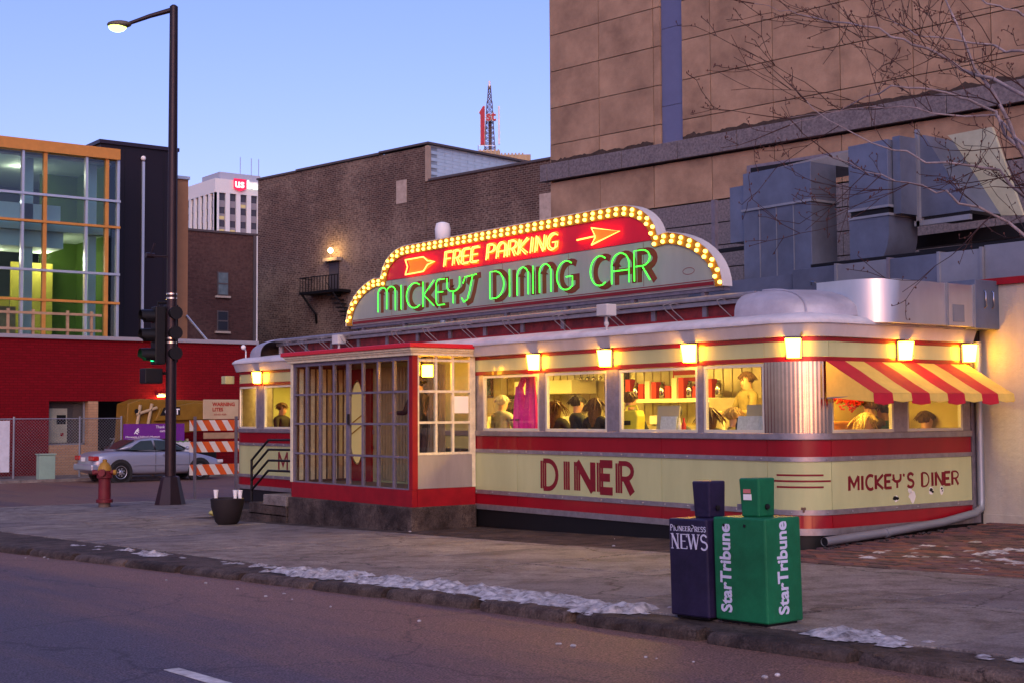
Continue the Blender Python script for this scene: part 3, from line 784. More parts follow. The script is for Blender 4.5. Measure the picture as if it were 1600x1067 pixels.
# posts carrying the sign
for u in (-4.4,-3.0,-1.5,0,1.5,3.0,4.4):
    x=SCX+u; bx('sign_post', darkst, sign, x-.03,x+.03,SY+.06,SY+.14,2.86,3.06)
bx('sign_beam', darkst, sign, SCX-4.8,SCX+4.8,SY+.05,SY+.16,3.0,3.05)
# ------------------------------------------------------------------ wall lamps
lampg=emis('lit_lamp_glass',(1.0,.40,.016),22)
def wall_lamp(x,y,rz,z,label):
    t=thing('wall_lamp',(x,y,z),label,'lamp','square lamps along the eave of the dining car',rz)
    mb=MB(); mb.box(-.09,.09,-.028,0,-.03,.215); mb.box(-.09,.09,-.15,-.028,.20,.215)
    mb.build('bracket', darkst, t, local=True)
    mb=MB(); mb.add([Vector(v) for v in ((-.068,-.115,-.02),(.068,-.115,-.02),(.068,-.03,-.02),(-.068,-.03,-.02),(-.084,-.14,.198),(.084,-.14,.198),(.084,-.03,.198),(-.084,-.03,.198))],[[0,1,2,3],[4,7,6,5],[0,4,5,1],[1,5,6,2],[2,6,7,3],[3,7,4,0]])
    mb.build('glass_shade', lampg, t, local=True)
for x,l in ((-13.89,'square glowing wall lamp at the far end of the diner beyond the vestibule'),(-5.05,'square glowing wall lamp above the window with the pink coat'),(-3.47,'square glowing wall lamp between the second and third wide windows'),(-1.84,'square glowing wall lamp above the post left of the last front window')):
    wall_lamp(x,-.006,0,2.06,l)
cx,cy=ppt(.28,.006); wall_lamp(cx,cy,.56,2.06,'square glowing wall lamp on the rounded steel corner')
wall_lamp(.006,1.77,math.pi/2,2.06,'square glowing wall lamp above the middle of the awning')
wall_lamp(.006,3.10,math.pi/2,2.06,'square glowing wall lamp above the awning end by the downpipe')
# ------------------------------------------------------------------ awning on the short side
aw=thing('striped_awning',(.3,1.75,1.5),'red and yellow striped canvas awning over the end windows','awning')
ay=mat('yellow_canvas',(.62,.44,.10),.85,var=.12,vscale=5,bump=.1,bscale=90); ar=mat('red_canvas',(.40,.012,.03),.85,var=.12,vscale=5,bump=.1,bscale=90)
ya0,ya1=.34,3.12; ns=8; q=(ya1-ya0)/ns
def asec(y): return [(.02,2.0),(.36,1.80),(.70,1.61),(.71,1.50)]
for i in range(ns):
    m=[ar,ay][i%2]; y0=ya0+q*i; y1=y0+q; top=[];
    mb=MB(); S_=[(.02,2.005),(.25,1.885),(.47,1.75),(.70,1.615)]
    sag=[0,-.012,-.012,0]
    vs=[]
    for j,(x,z) in enumerate(S_):
        for k in range(3): vs.append((x,y0+q*k/2,z+sag[j]*(1 if k==1 else .6)))
    for j,(x,z) in enumerate(S_):
        for k in range(3): vs.append((x-.004,y0+q*k/2,z-.006+sag[j]*(1 if k==1 else .6)))
    fs=[]
    for o,fl_ in ((0,0),(12,1)):
        for j in range(3):
            for k in range(2):
                f=[o+j*3+k,o+j*3+k+1,o+(j+1)*3+k+1,o+(j+1)*3+k]; fs.append(f[::-1] if fl_ else f)
    mb.add(vs,fs); mb.build('canvas_stripe', m, aw, smooth=50)
    zz=1.505 if m is ay else 1.475
    mb=MB(); mb.add([(.70,y0,1.613),(.70,y1,1.613),(.715,y1,zz+.02),(.712,(y0+y1)/2,zz),(.715,y0,zz+.02),(.694,y0,1.613),(.694,y1,1.613),(.709,y1,zz+.02),(.706,(y0+y1)/2,zz),(.709,y0,zz+.02)],[[0,4,3,2,1],[5,6,7,8,9],[0,5,9,4],[4,9,8,3],[3,8,7,2],[2,7,6,1]])
    mb.build('valance', m, aw)
for yy_,m in ((ya0,ay),(ya1,ar)):
    # side flaps
    MB().prism([(.02,2.0),(.70,1.612),(.70,1.51),(.02,1.57)],lambda p,q_,d,yy_=yy_:(p,yy_+d,q_),-.003,.003).build('side_flap', ay, aw)
mb=MB(); mb.tube([(.03,ya0,1.56),(.69,ya0+.01,1.60),(.69,ya1-.01,1.60),(.03,ya1,1.56)],.012,6); mb.build('awning_frame', darkst, aw, smooth=True)
# ------------------------------------------------------------------ downpipe
dpipe=thing('downpipe',(.1,2.9,0),'grey metal downpipe down the diner corner and along the paving','pipe')
MB().tube([(.07,3.30,2.30),(.07,3.30,.25),(.085,3.27,.14),(.1,3.1,.09)],.05,10).build('vertical_pipe', galv2, dpipe, smooth=True)
zz=lambda y:g(.2,y)+.07
MB().tube([(.1,3.12,.085),(.13,2.4,zz(2.4)+.02),(.16,1.2,zz(1.2)),(.19,.05,zz(.05))],.052,12,cap=False).build('ground_pipe', galv2, dpipe, smooth=True)
MB().tube([(.165,1.25,zz(1.25)),(.168,1.18,zz(1.18))],.058,12).build('pipe_collar', galv2, dpipe, smooth=True)
mb=MB(); mb.tube([(.19,.06,zz(.05)),(.188,.2,zz(.2))],.046,12); mb.build('pipe_mouth', black, dpipe)
mb=MB()
for i in range(26):
    y=random.uniform(-.1,3.0); mb.ball((.25+random.uniform(-.02,.16),y,g(.25,y)+.015),(random.uniform(.012,.03),random.uniform(.012,.03),.014),6,4)
tag(mb.build('gravel', stone),'loose pebbles along the pipe','pebbles',kind='stuff')
# corner pilaster behind the pipe
bx('corner_pilaster', darkst, diner, -.12,.02,3.2,3.36,-.05,2.3)
# ------------------------------------------------------------------ entrance vestibule
VX0,VX1,VY=-10.38,-6.6,-1.17
vs_=thing('entrance_vestibule',(-8.5,-.6,-.45),'glazed entrance vestibule with red base and cream cornice on diner front','vestibule')
framep=mat('grey_frame_paint',(.13,.115,.16),.5,var=.2,vscale=9); creamp=mat('peeling_cream_paint',(.62,.56,.40),.6,var=.2,vscale=8,bump=.15,bscale=20)
mb=MB()
vs=[(x,y,z) for x,y in ((VX0-.04,VY-.06),(VX1+.05,VY-.06),(VX1+.05,-.03),(VX0-.04,-.03)) for z in (g(x)-.05,.02)]
mb.add(vs,[[0,2,3,1],[2,4,5,3],[4,6,7,5],[6,0,1,7],[1,3,5,7],[0,6,4,2]]); mb.build('stone_plinth', concd, vs_, bevel=.02)
mb=MB(); mb.box(VX0,VX1,VY-.012,VY+.08,.02,.27); mb.build('red_base', redp2, vs_)
bx('red_base_return', redp2, vs_, VX1-.08,VX1+.012,VY+.082,-.03,.02,.285)
bx('floor', fl, vs_, VX0+.05,VX1-.1,VY+.1,-.02,.2,.26)
bx('corner_pillar', redp2, vs_, VX1-.085,VX1+.010,VY-.010,VY+.085,.272,2.29)
bx('end_pillar', creamp, vs_, VX0-.05,VX0+.03,VY-.01,VY+.08,.272,2.29)
# cornice
mb=MB(); 
for z0,z1,o in ((2.29,2.34,.05),(2.34,2.37,.075),(2.37,2.40,.10)): mb.box(VX0-o-.05,VX1+o,VY-o,-.02,z0,z1)
mb.build('cornice', creamp, vs_)
bx('roof_edge', mat('bright_red_paint',(.5,.012,.03),.4), vs_, VX0-.2,VX1+.13,VY-.13,-.02,2.402,2.47,bevel=.01)
# gates: eight lights by four, vertical bars as pieces
cols=[VX0+.03+(VX1-.09-VX0-.03)*i/8 for i in range(9)]; rws=[.275,.76,1.26,1.75,2.285]
for i,x in enumerate(cols):
    w_=.045 if i in (0,4,8) else .02
    bx('gate_mullion', framep, vs_, x-w_,x+w_,VY+.0,VY+.05,.273,2.288)
for z in rws: bx('gate_rail', framep, vs_, cols[0],cols[-1],VY+.004,VY+.046,z-.016 if z<2.2 else z-.06,z+.016 if z<2.2 else z+.002)
for i in range(8):
    for j in range(4): bx('pane', pane, vs_, cols[i]+.021,cols[i+1]-.021,VY+.022,VY+.028,rws[j]+.017,rws[j+1]-.017)
bx('gate_latch', black, vs_, cols[4]+.02,cols[4]+.07,VY-.02,VY,1.25,1.42)
# side window 3x3
yc=[VY+.10,VY+.43,VY+.74,-.10]; zr=[.81,1.28,1.75,2.22]
for y in yc: bx('side_mullion', creamp, vs_, VX1-.05,VX1+.0,y-.018,y+.018,.79,2.285)
for z in zr: bx('side_rail', creamp, vs_, VX1-.048,VX1-.002,yc[0],yc[-1],z-.018,z+.018)
for i in range(3):
    for j in range(3): bx('side_pane', pane, vs_, VX1-.028,VX1-.022,yc[i]+.019,yc[i+1]-.019,zr[j]+.019,zr[j+1]-.019)
bx('side_panel', mat('grey_sheet_panel',(.30,.27,.26),.5,.3,var=.15,vscale=3,streak=True), vs_, VX1-.045,VX1+.004,VY+.09,-.03,.29,.788)
bx('side_jamb', creamp, vs_, VX1-.06,VX1+.006,-.085,-.02,.29,2.288)
lwl=bx('left_wall', mat('vestibule_brown',(.10,.055,.035),.6,var=.2), vs_, VX0-.02,VX0+.028,VY+.09,-.03,.26,2.28)
for i in range(9): bx('wall_batten', yst if i%2 else creamp, lwl, VX0+.029,VX0+.05,VY+.12+i*.11,VY+.19+i*.11,.3,2.2)
bx('notice', mat('paper',(.8,.78,.7),.7), vs_, VX1-.012,VX1-.008,-.41,-.14,1.42,1.68)
# inside: red door with oval light, fluted steel wall
bx('door_wall', cream, vs_, VX0+.05,VX1-.02,-.018,-.006,.26,2.28)
MB().prism([(-10.55,.26),(-9.62,.26),(-9.62,2.2),(-10.55,2.2)],lambda p,q_,d:(p,-.02-d,q_),0,.035).build('door', redp, vs_)
dr=vs_.children[-1]
oval=arc(-10.08,1.27,.26,.72,0,360,28)[:-1]
MB().prism(oval,lambda p,q_,d:(p,-.056-d,q_),0,.004).build('oval_glass', mat('amber_lit_glass',(.45,.33,.16),.15,emit=(1,.7,.3),estr=.1), dr)  # slight glow put into the glass for the lit interior behind it
mb=MB(); ribbon(mb,oval+[oval[0]],.03,lambda p,q_,d:(p,-.056-d,q_),0,.012); mb.build('oval_trim', steel, dr)
for k in range(2): MB().tube([(-9.75,-.09,1.45-.18*k),(-10.35,-.09,1.2-.18*k)],.012,6).build('push_bar', mat('brass',(.8,.5,.15),.25,1), dr, smooth=True)
mb=MB()
for i in range(26):
    x=-9.55+i*.09
    if x<-7.4: mb.box(x,x+.07,-.035,-.019,.3,2.2)
mb.build('fluted_wall', yst, vs_)
t=thing('wall_lamp',(-6.75,-.55,2.06),'square lamp glowing inside the glazed vestibule','lamp','square lamps along the eave of the dining car')
bx('glass_shade', lampg, t, -6.98,-6.86,-.75,-.63,1.98,2.16); bx('bracket', darkst, t, -6.99,-6.85,-.76,-.62,2.165,2.285)
# ------------------------------------------------------------------ entrance steps and handrail
st=thing('entrance_steps',(-11.2,-.6,g(-11.2)),'concrete entrance steps beside the vestibule','steps')
for i,(xa,xb,h) in enumerate(((-12.35,-10.45,.16),(-11.85,-10.45,.32),(-11.3,-10.45,.48))):
    z=g(-11.4); bx('step', conc if i==2 else concd, st, xa,xb,-1.25,-.08,z-.05+(.161*i if i else 0),z+h,bevel=.015)
hr=thing('handrail',(-11.3,-1.1,g(-11.3)),'black tubular handrail sloping down the entrance steps','handrail')
for k,(dz) in enumerate((0,-.17,-.36,-.54)):
    MB().tube([(-10.45,-1.1,.98+dz),(-11.40,-1.1,.97+dz),(-12.05,-1.1,.60+dz if k==0 else .60+dz)],.022,8).build('rail', black, hr, smooth=True)
MB().tube([(-12.05,-1.1,.61),(-12.05,-1.1,g(-12)+.0)],.024,8).build('post', black, hr, smooth=True)
MB().tube([(-10.5,-1.1,.98),(-10.5,-1.1,.1)],.022,8).build('post', black, hr, smooth=True)
# ------------------------------------------------------------------ newspaper boxes
def news_box(x,y,w,d,h,body,coin,label,paint):
    s=math.atan(.025)
    t=thing('newspaper_box',(x,y,g(x)-.005),label,'newspaper box','newspaper vending boxes by the kerb'); t.rotation_euler=(0,-s,0)
    def P(name,m,*a,bev=.006,par=None): return MB().box(*a).build(name,m,par or t,bevel=bev,local=True)
    b=P('cabinet',body,-w/2,w/2,-d/2,d/2,.02,h,bev=.012)
    P('foot',black,-w/2+.03,w/2-.03,-d/2+.03,d/2-.03,0,.02)
    # coin mechanism box: tapered
    cw,cd,ch=coin; z0=h; cyy=.02
    mb=MB(); vs=[(-cw*.46,cyy-cd*.46,z0),(cw*.46,cyy-cd*.46,z0),(cw*.46,cyy+cd*.5,z0),(-cw*.46,cyy+cd*.5,z0),(-cw*.54,cyy-cd*.5,z0+ch),(cw*.54,cyy-cd*.5,z0+ch),(cw*.54,cyy+cd*.5,z0+ch),(-cw*.54,cyy+cd*.5,z0+ch)]
    mb.add(vs,[[0,3,2,1],[4,5,6,7],[0,1,5,4],[1,2,6,5],[2,3,7,6],[3,0,4,7]]); c=mb.build('coin_box',body,t,bevel=.012,local=True)
    MB().lathe([(.02,0),(.02,.012),(.012,.014)],(cw*.50,cyy+.0,z0+.07),14,mtx=Matrix.Rotation(R(90),4,'Y')).build('coin_lock',black,c,smooth=True,local=True)
    mb=MB(); mb.box(-cw*.5-.07,-cw*.45,-.02,.02,z0+.045,z0+.085); mb.build('coin_return',darkst,c,local=True)
    for k in (-.28,.12): MB().lathe([(.012,0),(.012,.004)],(w*k,-d/2-.001,h-.055),10,mtx=Matrix.Rotation(R(90),4,'X')).build('bolt_hole',black,b,local=True)
    return t,b,c
bluep=mat('navy_box_paint',(.008,.006,.024),.4,col2=(.022,.016,.055),vscale=3.5,bump=.08,bscale=30); greenp=mat('green_box_paint',(.005,.085,.036),.4,col2=(.008,.15,.065),vscale=3,bump=.08,bscale=30)
lw=mat('box_lettering',(.48,.50,.68),.6,var=.1)
BW,BD,BH=.40,.42,.70
tb,bb,cb=news_box(3.555,-5.20,.385,BD,.715,bluep,(.165,.17,.265),'navy blue newspaper box marked NEWS beside the kerb',lw)
tg,gb,cg=news_box(4.02,-5.19,.49,.36,.735,greenp,(.175,.17,.27),'green newspaper box with vertical white lettering beside the kerb',lw)
def txt(parent,root,body,size,o,u,v,off=0.0,sx=1.0,align='LEFT',m=lw):
    ob=fontmesh('lettering',body,size,m,None,frame_mtx(o,u,v),ext=.001,off=off,sx=sx,align=align)
    ob.parent=parent; return ob
fy=-.18-.0025
txt(gb,tg,'StarTribune',.142,(-.085,fy,.075),(0,0,1),(-1,0,0),off=.004,sx=.9)
txt(gb,tg,'StarTribune',.142,(.2475,.03,.075),(0,0,1),(0,-1,0),off=.004,sx=.93)
# serif capitals on the navy box: thick and thin strokes with serifs
def serif(word,u0,z0,h,wd,y,parent,thick):
    G={'N':[((.12,0),(.12,1),.5),((.12,1),(.88,0),1.3),((.88,0),(.88,1),.5)],'E':[((.2,0),(.2,1),1.3),((.2,.98),(.9,.98),.45),((.2,.52),(.75,.52),.45),((.2,.02),(.95,.02),.45),((.9,.8),(.9,1),.4),((.95,0),(.95,.2),.4)],
       'W':[((.0,1),(.27,0),1.3),((.27,0),(.5,.95),.5),((.5,1),(.75,0),1.3),((.75,0),(1,1),.5)],'P':[((.25,0),(.25,1),1.3)],'R':[((.2,0),(.2,1),1.3),((.45,.5),(.95,0),1.2)],'I':[((.5,0),(.5,1),1.3)]}
    mb=MB(); fn=lambda u,v,d:(u,y-d,v); u=u0
    for ch,cw,sc in word:
        hh=h*sc; k=0
        for a,b,t in G.get(ch,[]):
            ribbon(mb,[(u+a[0]*cw,z0+a[1]*hh),(u+b[0]*cw,z0+b[1]*hh)],thick*t,fn,0,.001+.0003*k); k+=1
            for q_ in (a,b):
                if ch in 'NIWPR' and q_[1] in (0,1) and not (ch=='W' and q_[1]==0): ribbon(mb,[(u+q_[0]*cw-thick*1.1,z0+q_[1]*hh),(u+q_[0]*cw+thick*1.1,z0+q_[1]*hh)],thick*.4,fn,0,.0011+.0003*k); k+=1
        if ch in 'PR':
            ribbon(mb,[(u+.25*cw,z0+hh)]+[(u+p*cw,z0+q_*hh) for p,q_ in arc(.5,.75,.4,.25,90,-90,8)]+[(u+.25*cw,z0+.5*hh)],thick*.8,fn,0,.0024)
        if ch=='O': ribbon(mb,[(u+p*cw,z0+q_*hh) for p,q_ in arc(.5,.5,.45,.5,0,360,18)],thick*.9,fn,0,.0012)
        if ch=='S': ribbon(mb,[(u+p*cw,z0+q_*hh) for p,q_ in [(.85,.84)]+arc(.5,.76,.36,.24,40,250,8)+arc(.5,.26,.4,.26,80,-150,8)],thick*1.0,fn,0,.0012)
        u+=cw*1.12
    o=mb.build('lettering',lw,None); o.parent=parent
fyb=-BD/2-.002
serif([(c,.078 if c!='W' else .105,1) for c in 'NEWS'],-.165,.50,.105,.1,fyb,bb,.0125)
serif([(c,{'I':.016,'E':.025,'O':.034,'R':.03,'P':.03,'S':.025,'N':.033}[c],1.28 if i in (0,7) else 1) for i,c in enumerate('PIONEERPRESS')],-.175,.627,.034,.03,fyb,bb,.0052)
MB().box(-.05,.015,-.0675,-.060,.9,.928).build('price_label',mat('pale_red_label',(.5,.16,.15),.5),cg,local=True)
MB().box(-.052,.022,-.0665,-.059,.852,.893).build('paper_label',mat('white_label',(.72,.72,.75),.5),cg,local=True)
# ------------------------------------------------------------------ white stucco wall and rear block on the right
stucco=mat('white_stucco',(.33,.31,.28),.85,col2=(.50,.47,.43),vscale=1.3,bump=.4,bscale=18,streak=True)
ws=thing('stucco_building',(4,3.5,0),'low white stucco building adjoining the diner corner','building')
bx('wall', stucco, ws, .02,9,3.42,8,-.2,3.03)
bx('coping', redp2, ws, .0,9.05,3.38,8,3.032,3.12)
bx('plinth', stucco, ws, .03,9,3.395,3.42,-.2,.06)
bx('rear_block', mat('dark_roof_felt',(.04,.04,.05),.9), ws, -9,.0,3.4,6.6,-.5,2.95)
for x,y,h in ((1.0,4.0,.5),(1.25,4.2,.35),(1.8,4.3,.6)): MB().lathe([(.12,3.1),(.12,3.1+h),(.18,3.12+h),(.18,3.2+h)],(x,y,0),12).build('roof_vent', galv2, ws, smooth=30)
# ------------------------------------------------------------------ rooftop ducts
def duct(name,label,loc): return thing(name,loc,label,'duct','ventilation ducts behind the diner roof')
def seam(par,x0,x1,y0,y1,z,t=.018,m=galv2):
    mb=MB(); mb.box(x0-t,x1+t,y0-t,y1+t,z-.02,z+.02); mb.build('flange',m,par)
d=duct('curved_duct','bright curved sheet metal duct overhanging the diner end',(0,2.5,2.7))
pl=[(-.62,.95)]+[(-.15+.45*math.sin(R(a)),1.40-.45*math.cos(R(a))) for a in range(0,91,9)]+[(.30,2.9),(-.2,2.9),(-.2,1.6),(-.62,1.6)]
MB().prism(pl,lambda p,q,z:(p,q,z),2.47,3.0).build('curved_body', mat('bright_sheet_metal',(.55,.56,.60),.28,.85,var=.12,vscale=2,streak=True), d, smooth=30)
bx('end_box', galv, d, -.25,.32,2.91,3.62,2.45,3.08,bevel=.008)
bx('access_panel', galv2, d, .301,.31,2.45,2.68,2.52,2.74)
seam(d,-.2,.29,2.30,2.33,2.735,.02) if False else None
bx('duct_flange', galv2, d, -.2,.318,2.30,2.345,2.465,3.005); bx('duct_flange', galv2, d, -.2,.318,2.88,2.91,2.46,3.01)
for y in (3.1,3.27): MB().tube([(.322,y,2.72),(.345,y,2.74),(.345,y,2.92),(.322,y,2.94)],.012,6).build('handle', steel, d, smooth=True)
d=duct('long_duct','long low galvanised duct running across the roof behind the monitor',(-2,3.9,3.1))
bx('left_length', galv, d, -5.6,-3.36,3.62,4.3,2.9,3.50)
for i,(a,b) in enumerate(((-3.34,-2.5),(-2.49,-1.56),(-1.54,-.72),(-.71,-.05))):
    bx('duct_length', galv2 if i%2 else galv, d, a,b,3.6,4.3,3.0,3.56,bevel=.006)
    bx('duct_flange', darkst if i==1 else galv2, d, b-.012,b+.03,3.58,4.32,2.99,3.58)
bx('duct_end', galv2, d, -.018,.75,3.63,4.3,3.05,3.60,bevel=.006)
bx('roof_plank', black, d, -3.1,.1,3.75,4.2,3.585,3.63)
MB().tube([(-2.95,3.58,3.3),(-2.9,3.52,3.34),(-2.82,3.5,3.33),(-2.8,3.54,3.3)],.012,6).build('damper_handle', steel, d, smooth=True)
d=duct('square_duct','large square blue grey duct rising from the roof left of the elbow duct',(-4.9,5.2,3.6))
bx('lower_section', galv, d, -5.62,-4.12,4.98,5.62,3.5,4.84,bevel=.006)
bx('upper_section', galv, d, -5.62,-4.12,4.98,5.62,4.88,5.50,bevel=.006)
bx('flange', galv2, d, -5.65,-4.09,4.95,5.65,4.84,4.88)
for i in range(1,4):
    x=-5.62+1.5*i/4; bx('seam', galv2, d, x-.006,x+.006,4.968,4.98,3.5,4.84)
bx('side_box', galv, d, -6.0,-5.62,5.05,5.5,4.35,5.32)
mb=MB(); mb.add([(-4.9,4.99,5.5),(-4.12,4.99,5.5),(-4.12,6.6,5.95),(-4.9,6.6,5.95),(-4.9,4.99,5.49),(-4.12,4.99,5.49),(-4.12,6.6,5.5),(-4.9,6.6,5.5)],[[0,1,2,3],[4,7,6,5],[0,4,5,1],[1,5,6,2],[2,6,7,3],[3,7,4,0]]); mb.build('sloped_transition', galv2, d)
d=duct('elbow_duct','tall square duct ending in a curved elbow beside the intake hood',(-3,5.3,3.6))
bx('upright', galv, d, -3.36,-2.6,5.0,5.72,4.60,5.62,bevel=.006)
bx('flange', galv2, d, -3.38,-2.58,4.98,5.74,4.56,4.60); bx('rubber_joint', black, d, -3.34,-2.62,5.02,5.70,4.47,4.56); bx('flange', galv2, d, -3.38,-2.58,4.98,5.74,4.43,4.47)
el=[(-3.36,4.43),(-2.60,4.43),(-2.60,4.2),(-2.615,4.05),(-2.65,3.92),(-2.71,3.80),(-2.76,3.74),(-3.36,3.70)]
MB().prism(el,lambda p,q,y:(p,y,q),5.0,5.72).build('elbow', galv, d, smooth=35)
bx('back_section', galv, d, -2.58,-2.44,5.1,5.9,4.45,5.66)
d=duct('intake_hood','pale sloping intake hood hanging off the duct end',(-2,6,4.4))
mb=MB(); yb=6.0
side=[(-2.40,5.75),(-1.95,5.75),(-1.22,4.36),(-1.45,4.30),(-2.40,4.36)]
mb.prism([(-2.40,5.7),(-2.32,5.7),(-1.5,4.42),(-2.40,4.42)],lambda p,q,y:(p,y,q),5.55,6.3); mb.build('hood_body', galv, d)
MB().prism([(-2.42,5.8),(-1.62,5.8),(-1.12,4.36),(-1.50,4.40),(-2.34,5.72)],lambda p,q,y:(p,y,q),6.3,6.36).build('cheek_plate', mat('pale_green_sheet',(.42,.43,.32),.5,.2,var=.15), d)
bx('support_frame', galv2, d, -2.5,-1.5,5.5,5.56,4.28,4.36); bx('support_frame', galv2, d, -2.46,-2.40,5.5,5.56,4.28,5.8)
bx('underside', black, d, -2.36,-1.5,5.56,6.3,4.37,4.42)
bm_=thing('steel_beams',(-2,5,3.7),'dark steel beams carrying the roof ducts','beam')
bx('beam', black, bm_, -3.9,3.5,6.3,6.5,4.05,4.25); bx('beam', black, bm_, -2.2,3.5,5.2,5.35,3.72,3.86); bx('beam', black, bm_, -6.6,-5.5,5.1,5.2,4.22,4.28)
MB().prism([(-6.3+.38*math.cos(R(a)),3.6+.42*math.sin(R(a))) for a in range(0,181,15)],lambda p,q,y:(p,y,q),4.2,4.8).build('roof_cowl', offwhite, bm_, smooth=30)
bx('post', darkst, bm_, -5.72,-5.64,4.3,4.38,2.95,5.0)
# ------------------------------------------------------------------ tan panelled building behind
TR=R(8.5)
tan=thing('tan_panel_building',(-4,9,0),'tan stone panelled building with dark granite band behind the diner','building',rz=TR)
tmats=[]
for i in range(5):
    k=random.uniform(.9,1.1); tmats.append(mat('tan_panel_%s'%'abcde'[i],(.20*k,.130*k,.095*k),.85,col2=(.40*k,.27*k,.19*k),vscale=random.uniform(.8,1.3),bump=.25,bscale=45))
gran=[mat('granite_%s'%'ab'[i],(.075,.066,.082),.6,col2=(.19,.17,.19),vscale=22,bump=.1,bscale=60) for i in range(2)]
def L(name,m,*a,**k): return MB().box(*a).build(name,m,tan,local=True,**k)
L('wall_core', mat('joint_dark',(.03,.025,.025),.9), -10.1,14,.05,14,-1,14)
rowz=[7.18+.01,7.64,8.50,9.36,10.22,11.08,11.94,12.8,13.66]
colu=[-10.13,-8.62,-7.06]; colr=[-6.29,-5.54,-4.0,-2.46,-.92,.60,2.12,3.64,5.16,6.7,8.2,9.7]
def panels(cols,rows,name='stone_panel'):
    for a,b in zip(cols[:-1],cols[1:]):
        for c,e in zip(rows[:-1],rows[1:]): L(name, random.choice(tmats), a+.009,b-.009,-.03+random.uniform(-.003,.003),.05,c+.009,e-.009)
panels(colu,rowz); panels(colr,rowz)
lowj=[-10.1,-8.61,-7.07,-5.53,-3.99,-2.46,-.92,.60,2.12,3.64,5.16,6.7,8.2,9.7]
panels(lowj,[5.83,6.76])
# recessed blue metal slot with a rounded jamb
for c,e in zip(rowz[:-1],rowz[1:]): L('jamb_panel', tmats[1], -7.05,-6.88,-.028,.3,c+.009,e-.009)
blm=mat('blue_metal_panel',(.13,.14,.25),.35,.3,var=.06)
for c,e in ((7.2,8.02),(8.03,9.72),(9.73,11.4),(11.41,13.1)): L('metal_panel', blm, -6.87,-6.31,.02,.045,c,e)
# dark soot line above the granite ledge
mb=MB(); soot=mat('soot_stain',(.045,.032,.03),.95,var=.4,vscale=14)
for a,b in ((-10.1,-7.07),(-6.28,9.6)):
    n=int((b-a)/.06); P=[(a,7.19)]+[(a+(b-a)*i/n,7.27+.07*mnoise.noise((a+(b-a)*i/n*3.1,2,1))+.035*mnoise.noise((i*.9,5,1))+.02) for i in range(n+1)]+[(b,7.19)]
    MB().prism(P,lambda p,q,d:(p,d,q),-.036,-.0335).build('soot_stain', soot, tan, local=True)
gj=[-10.35,-10.12,-9.44,-7.88,-6.34,-4.81,-3.27,-1.74,-.22,1.3,2.8,4.3,5.9,7.4,9.6]
for a,b in zip(gj[:-1],gj[1:]): L('granite_block', random.choice(gran), a+.007,b-.007,-.16,.05,6.79,7.185,bevel=.008)
z=5.815; r_=0
while z>1.5:
    u=-10.1+(.75 if r_%2 else 0); first=True
    while u<9.5:
        u1=u+1.53; 
        if first and r_%2: L('granite_block', random.choice(gran), -10.1,u-.007,-.05,.05,z-.46,z-.012)
        L('granite_block', random.choice(gran), u+.007,u1-.007,-.05,.05,z-.46,z-.012); u=u1; first=False
    z-=.47; r_+=1
# dark louvre above the ducts
lv=L('louvre_frame', darkst, -4.6,-1.0,-.12,-.03,6.02,6.42); L('louvre_void', black, -4.5,-1.1,-.13,-.12,6.06,6.36)
L('return_wall', tmats[2], -10.13,-10.1,-.02,14,5.8,14)
# ------------------------------------------------------------------ old brown brick building
BRz=R(9.5)
bb_=thing('brown_brick_building',(-86.4,39.5,-1),'large weathered brown brick building with blank side wall','building',rz=BRz)
bk=brick_mat('old_brown_brick',(.046,.027,.027),(.088,.05,.044),(.15,.125,.115),'xz',.42,.15,patch=(.28,.215,.18),mort=.02, pscale=.085)
def B(name,m,*a,**k): return MB().box(*a).build(name,m,bb_,local=True,**k)
B('tall_wall', bk, -4.83,15.3,0,24,0,21.75); B('low_wing', bk, 15.36,44,0.02,24,0,19.2)
B('corner_quoin', mat('pale_mortar_edge',(.30,.24,.20),.9,var=.2,vscale=1), 15.3,15.62,-.05,.25,19.2,21.8)
cpm=mat('dark_coping',(.07,.06,.07),.6)
B('coping', cpm, -4.9,.3,-.12,.4,21.75,21.9); B('coping', cpm, .3,10.3,-.12,.4,21.82,21.98); B('coping', cpm, 10.3,15.7,-.12,24,21.9,22.05); B('coping', cpm, 15.64,44,-.1,.4,19.2,19.36)
tl=mat('pale_blue_block',(.34,.47,.62),.35,var=.1,vscale=3)
tm=MB().box(0,.1,0,1.52,0,.24).mesh('glazed_block',tl)
for j in range(11):
    for i in range(16):
        v=.3+i*1.55+(.77 if j%2 else 0); o=link('glazed_block',tm,bb_,(15.301,v,19.25+j*.252),local=True)
B('wall_return', mat('block_joint',(.20,.27,.36),.8), 15.30,15.34,.3,25,19.2,22.02)
B('patch', mat('pale_render',(.36,.30,.27),.9,var=.2), 12.2,13.3,-.06,.0,17.9,19.6); B('patch', MATS['pale_render'], 26.4,28,-.06,.0,15.2,17)
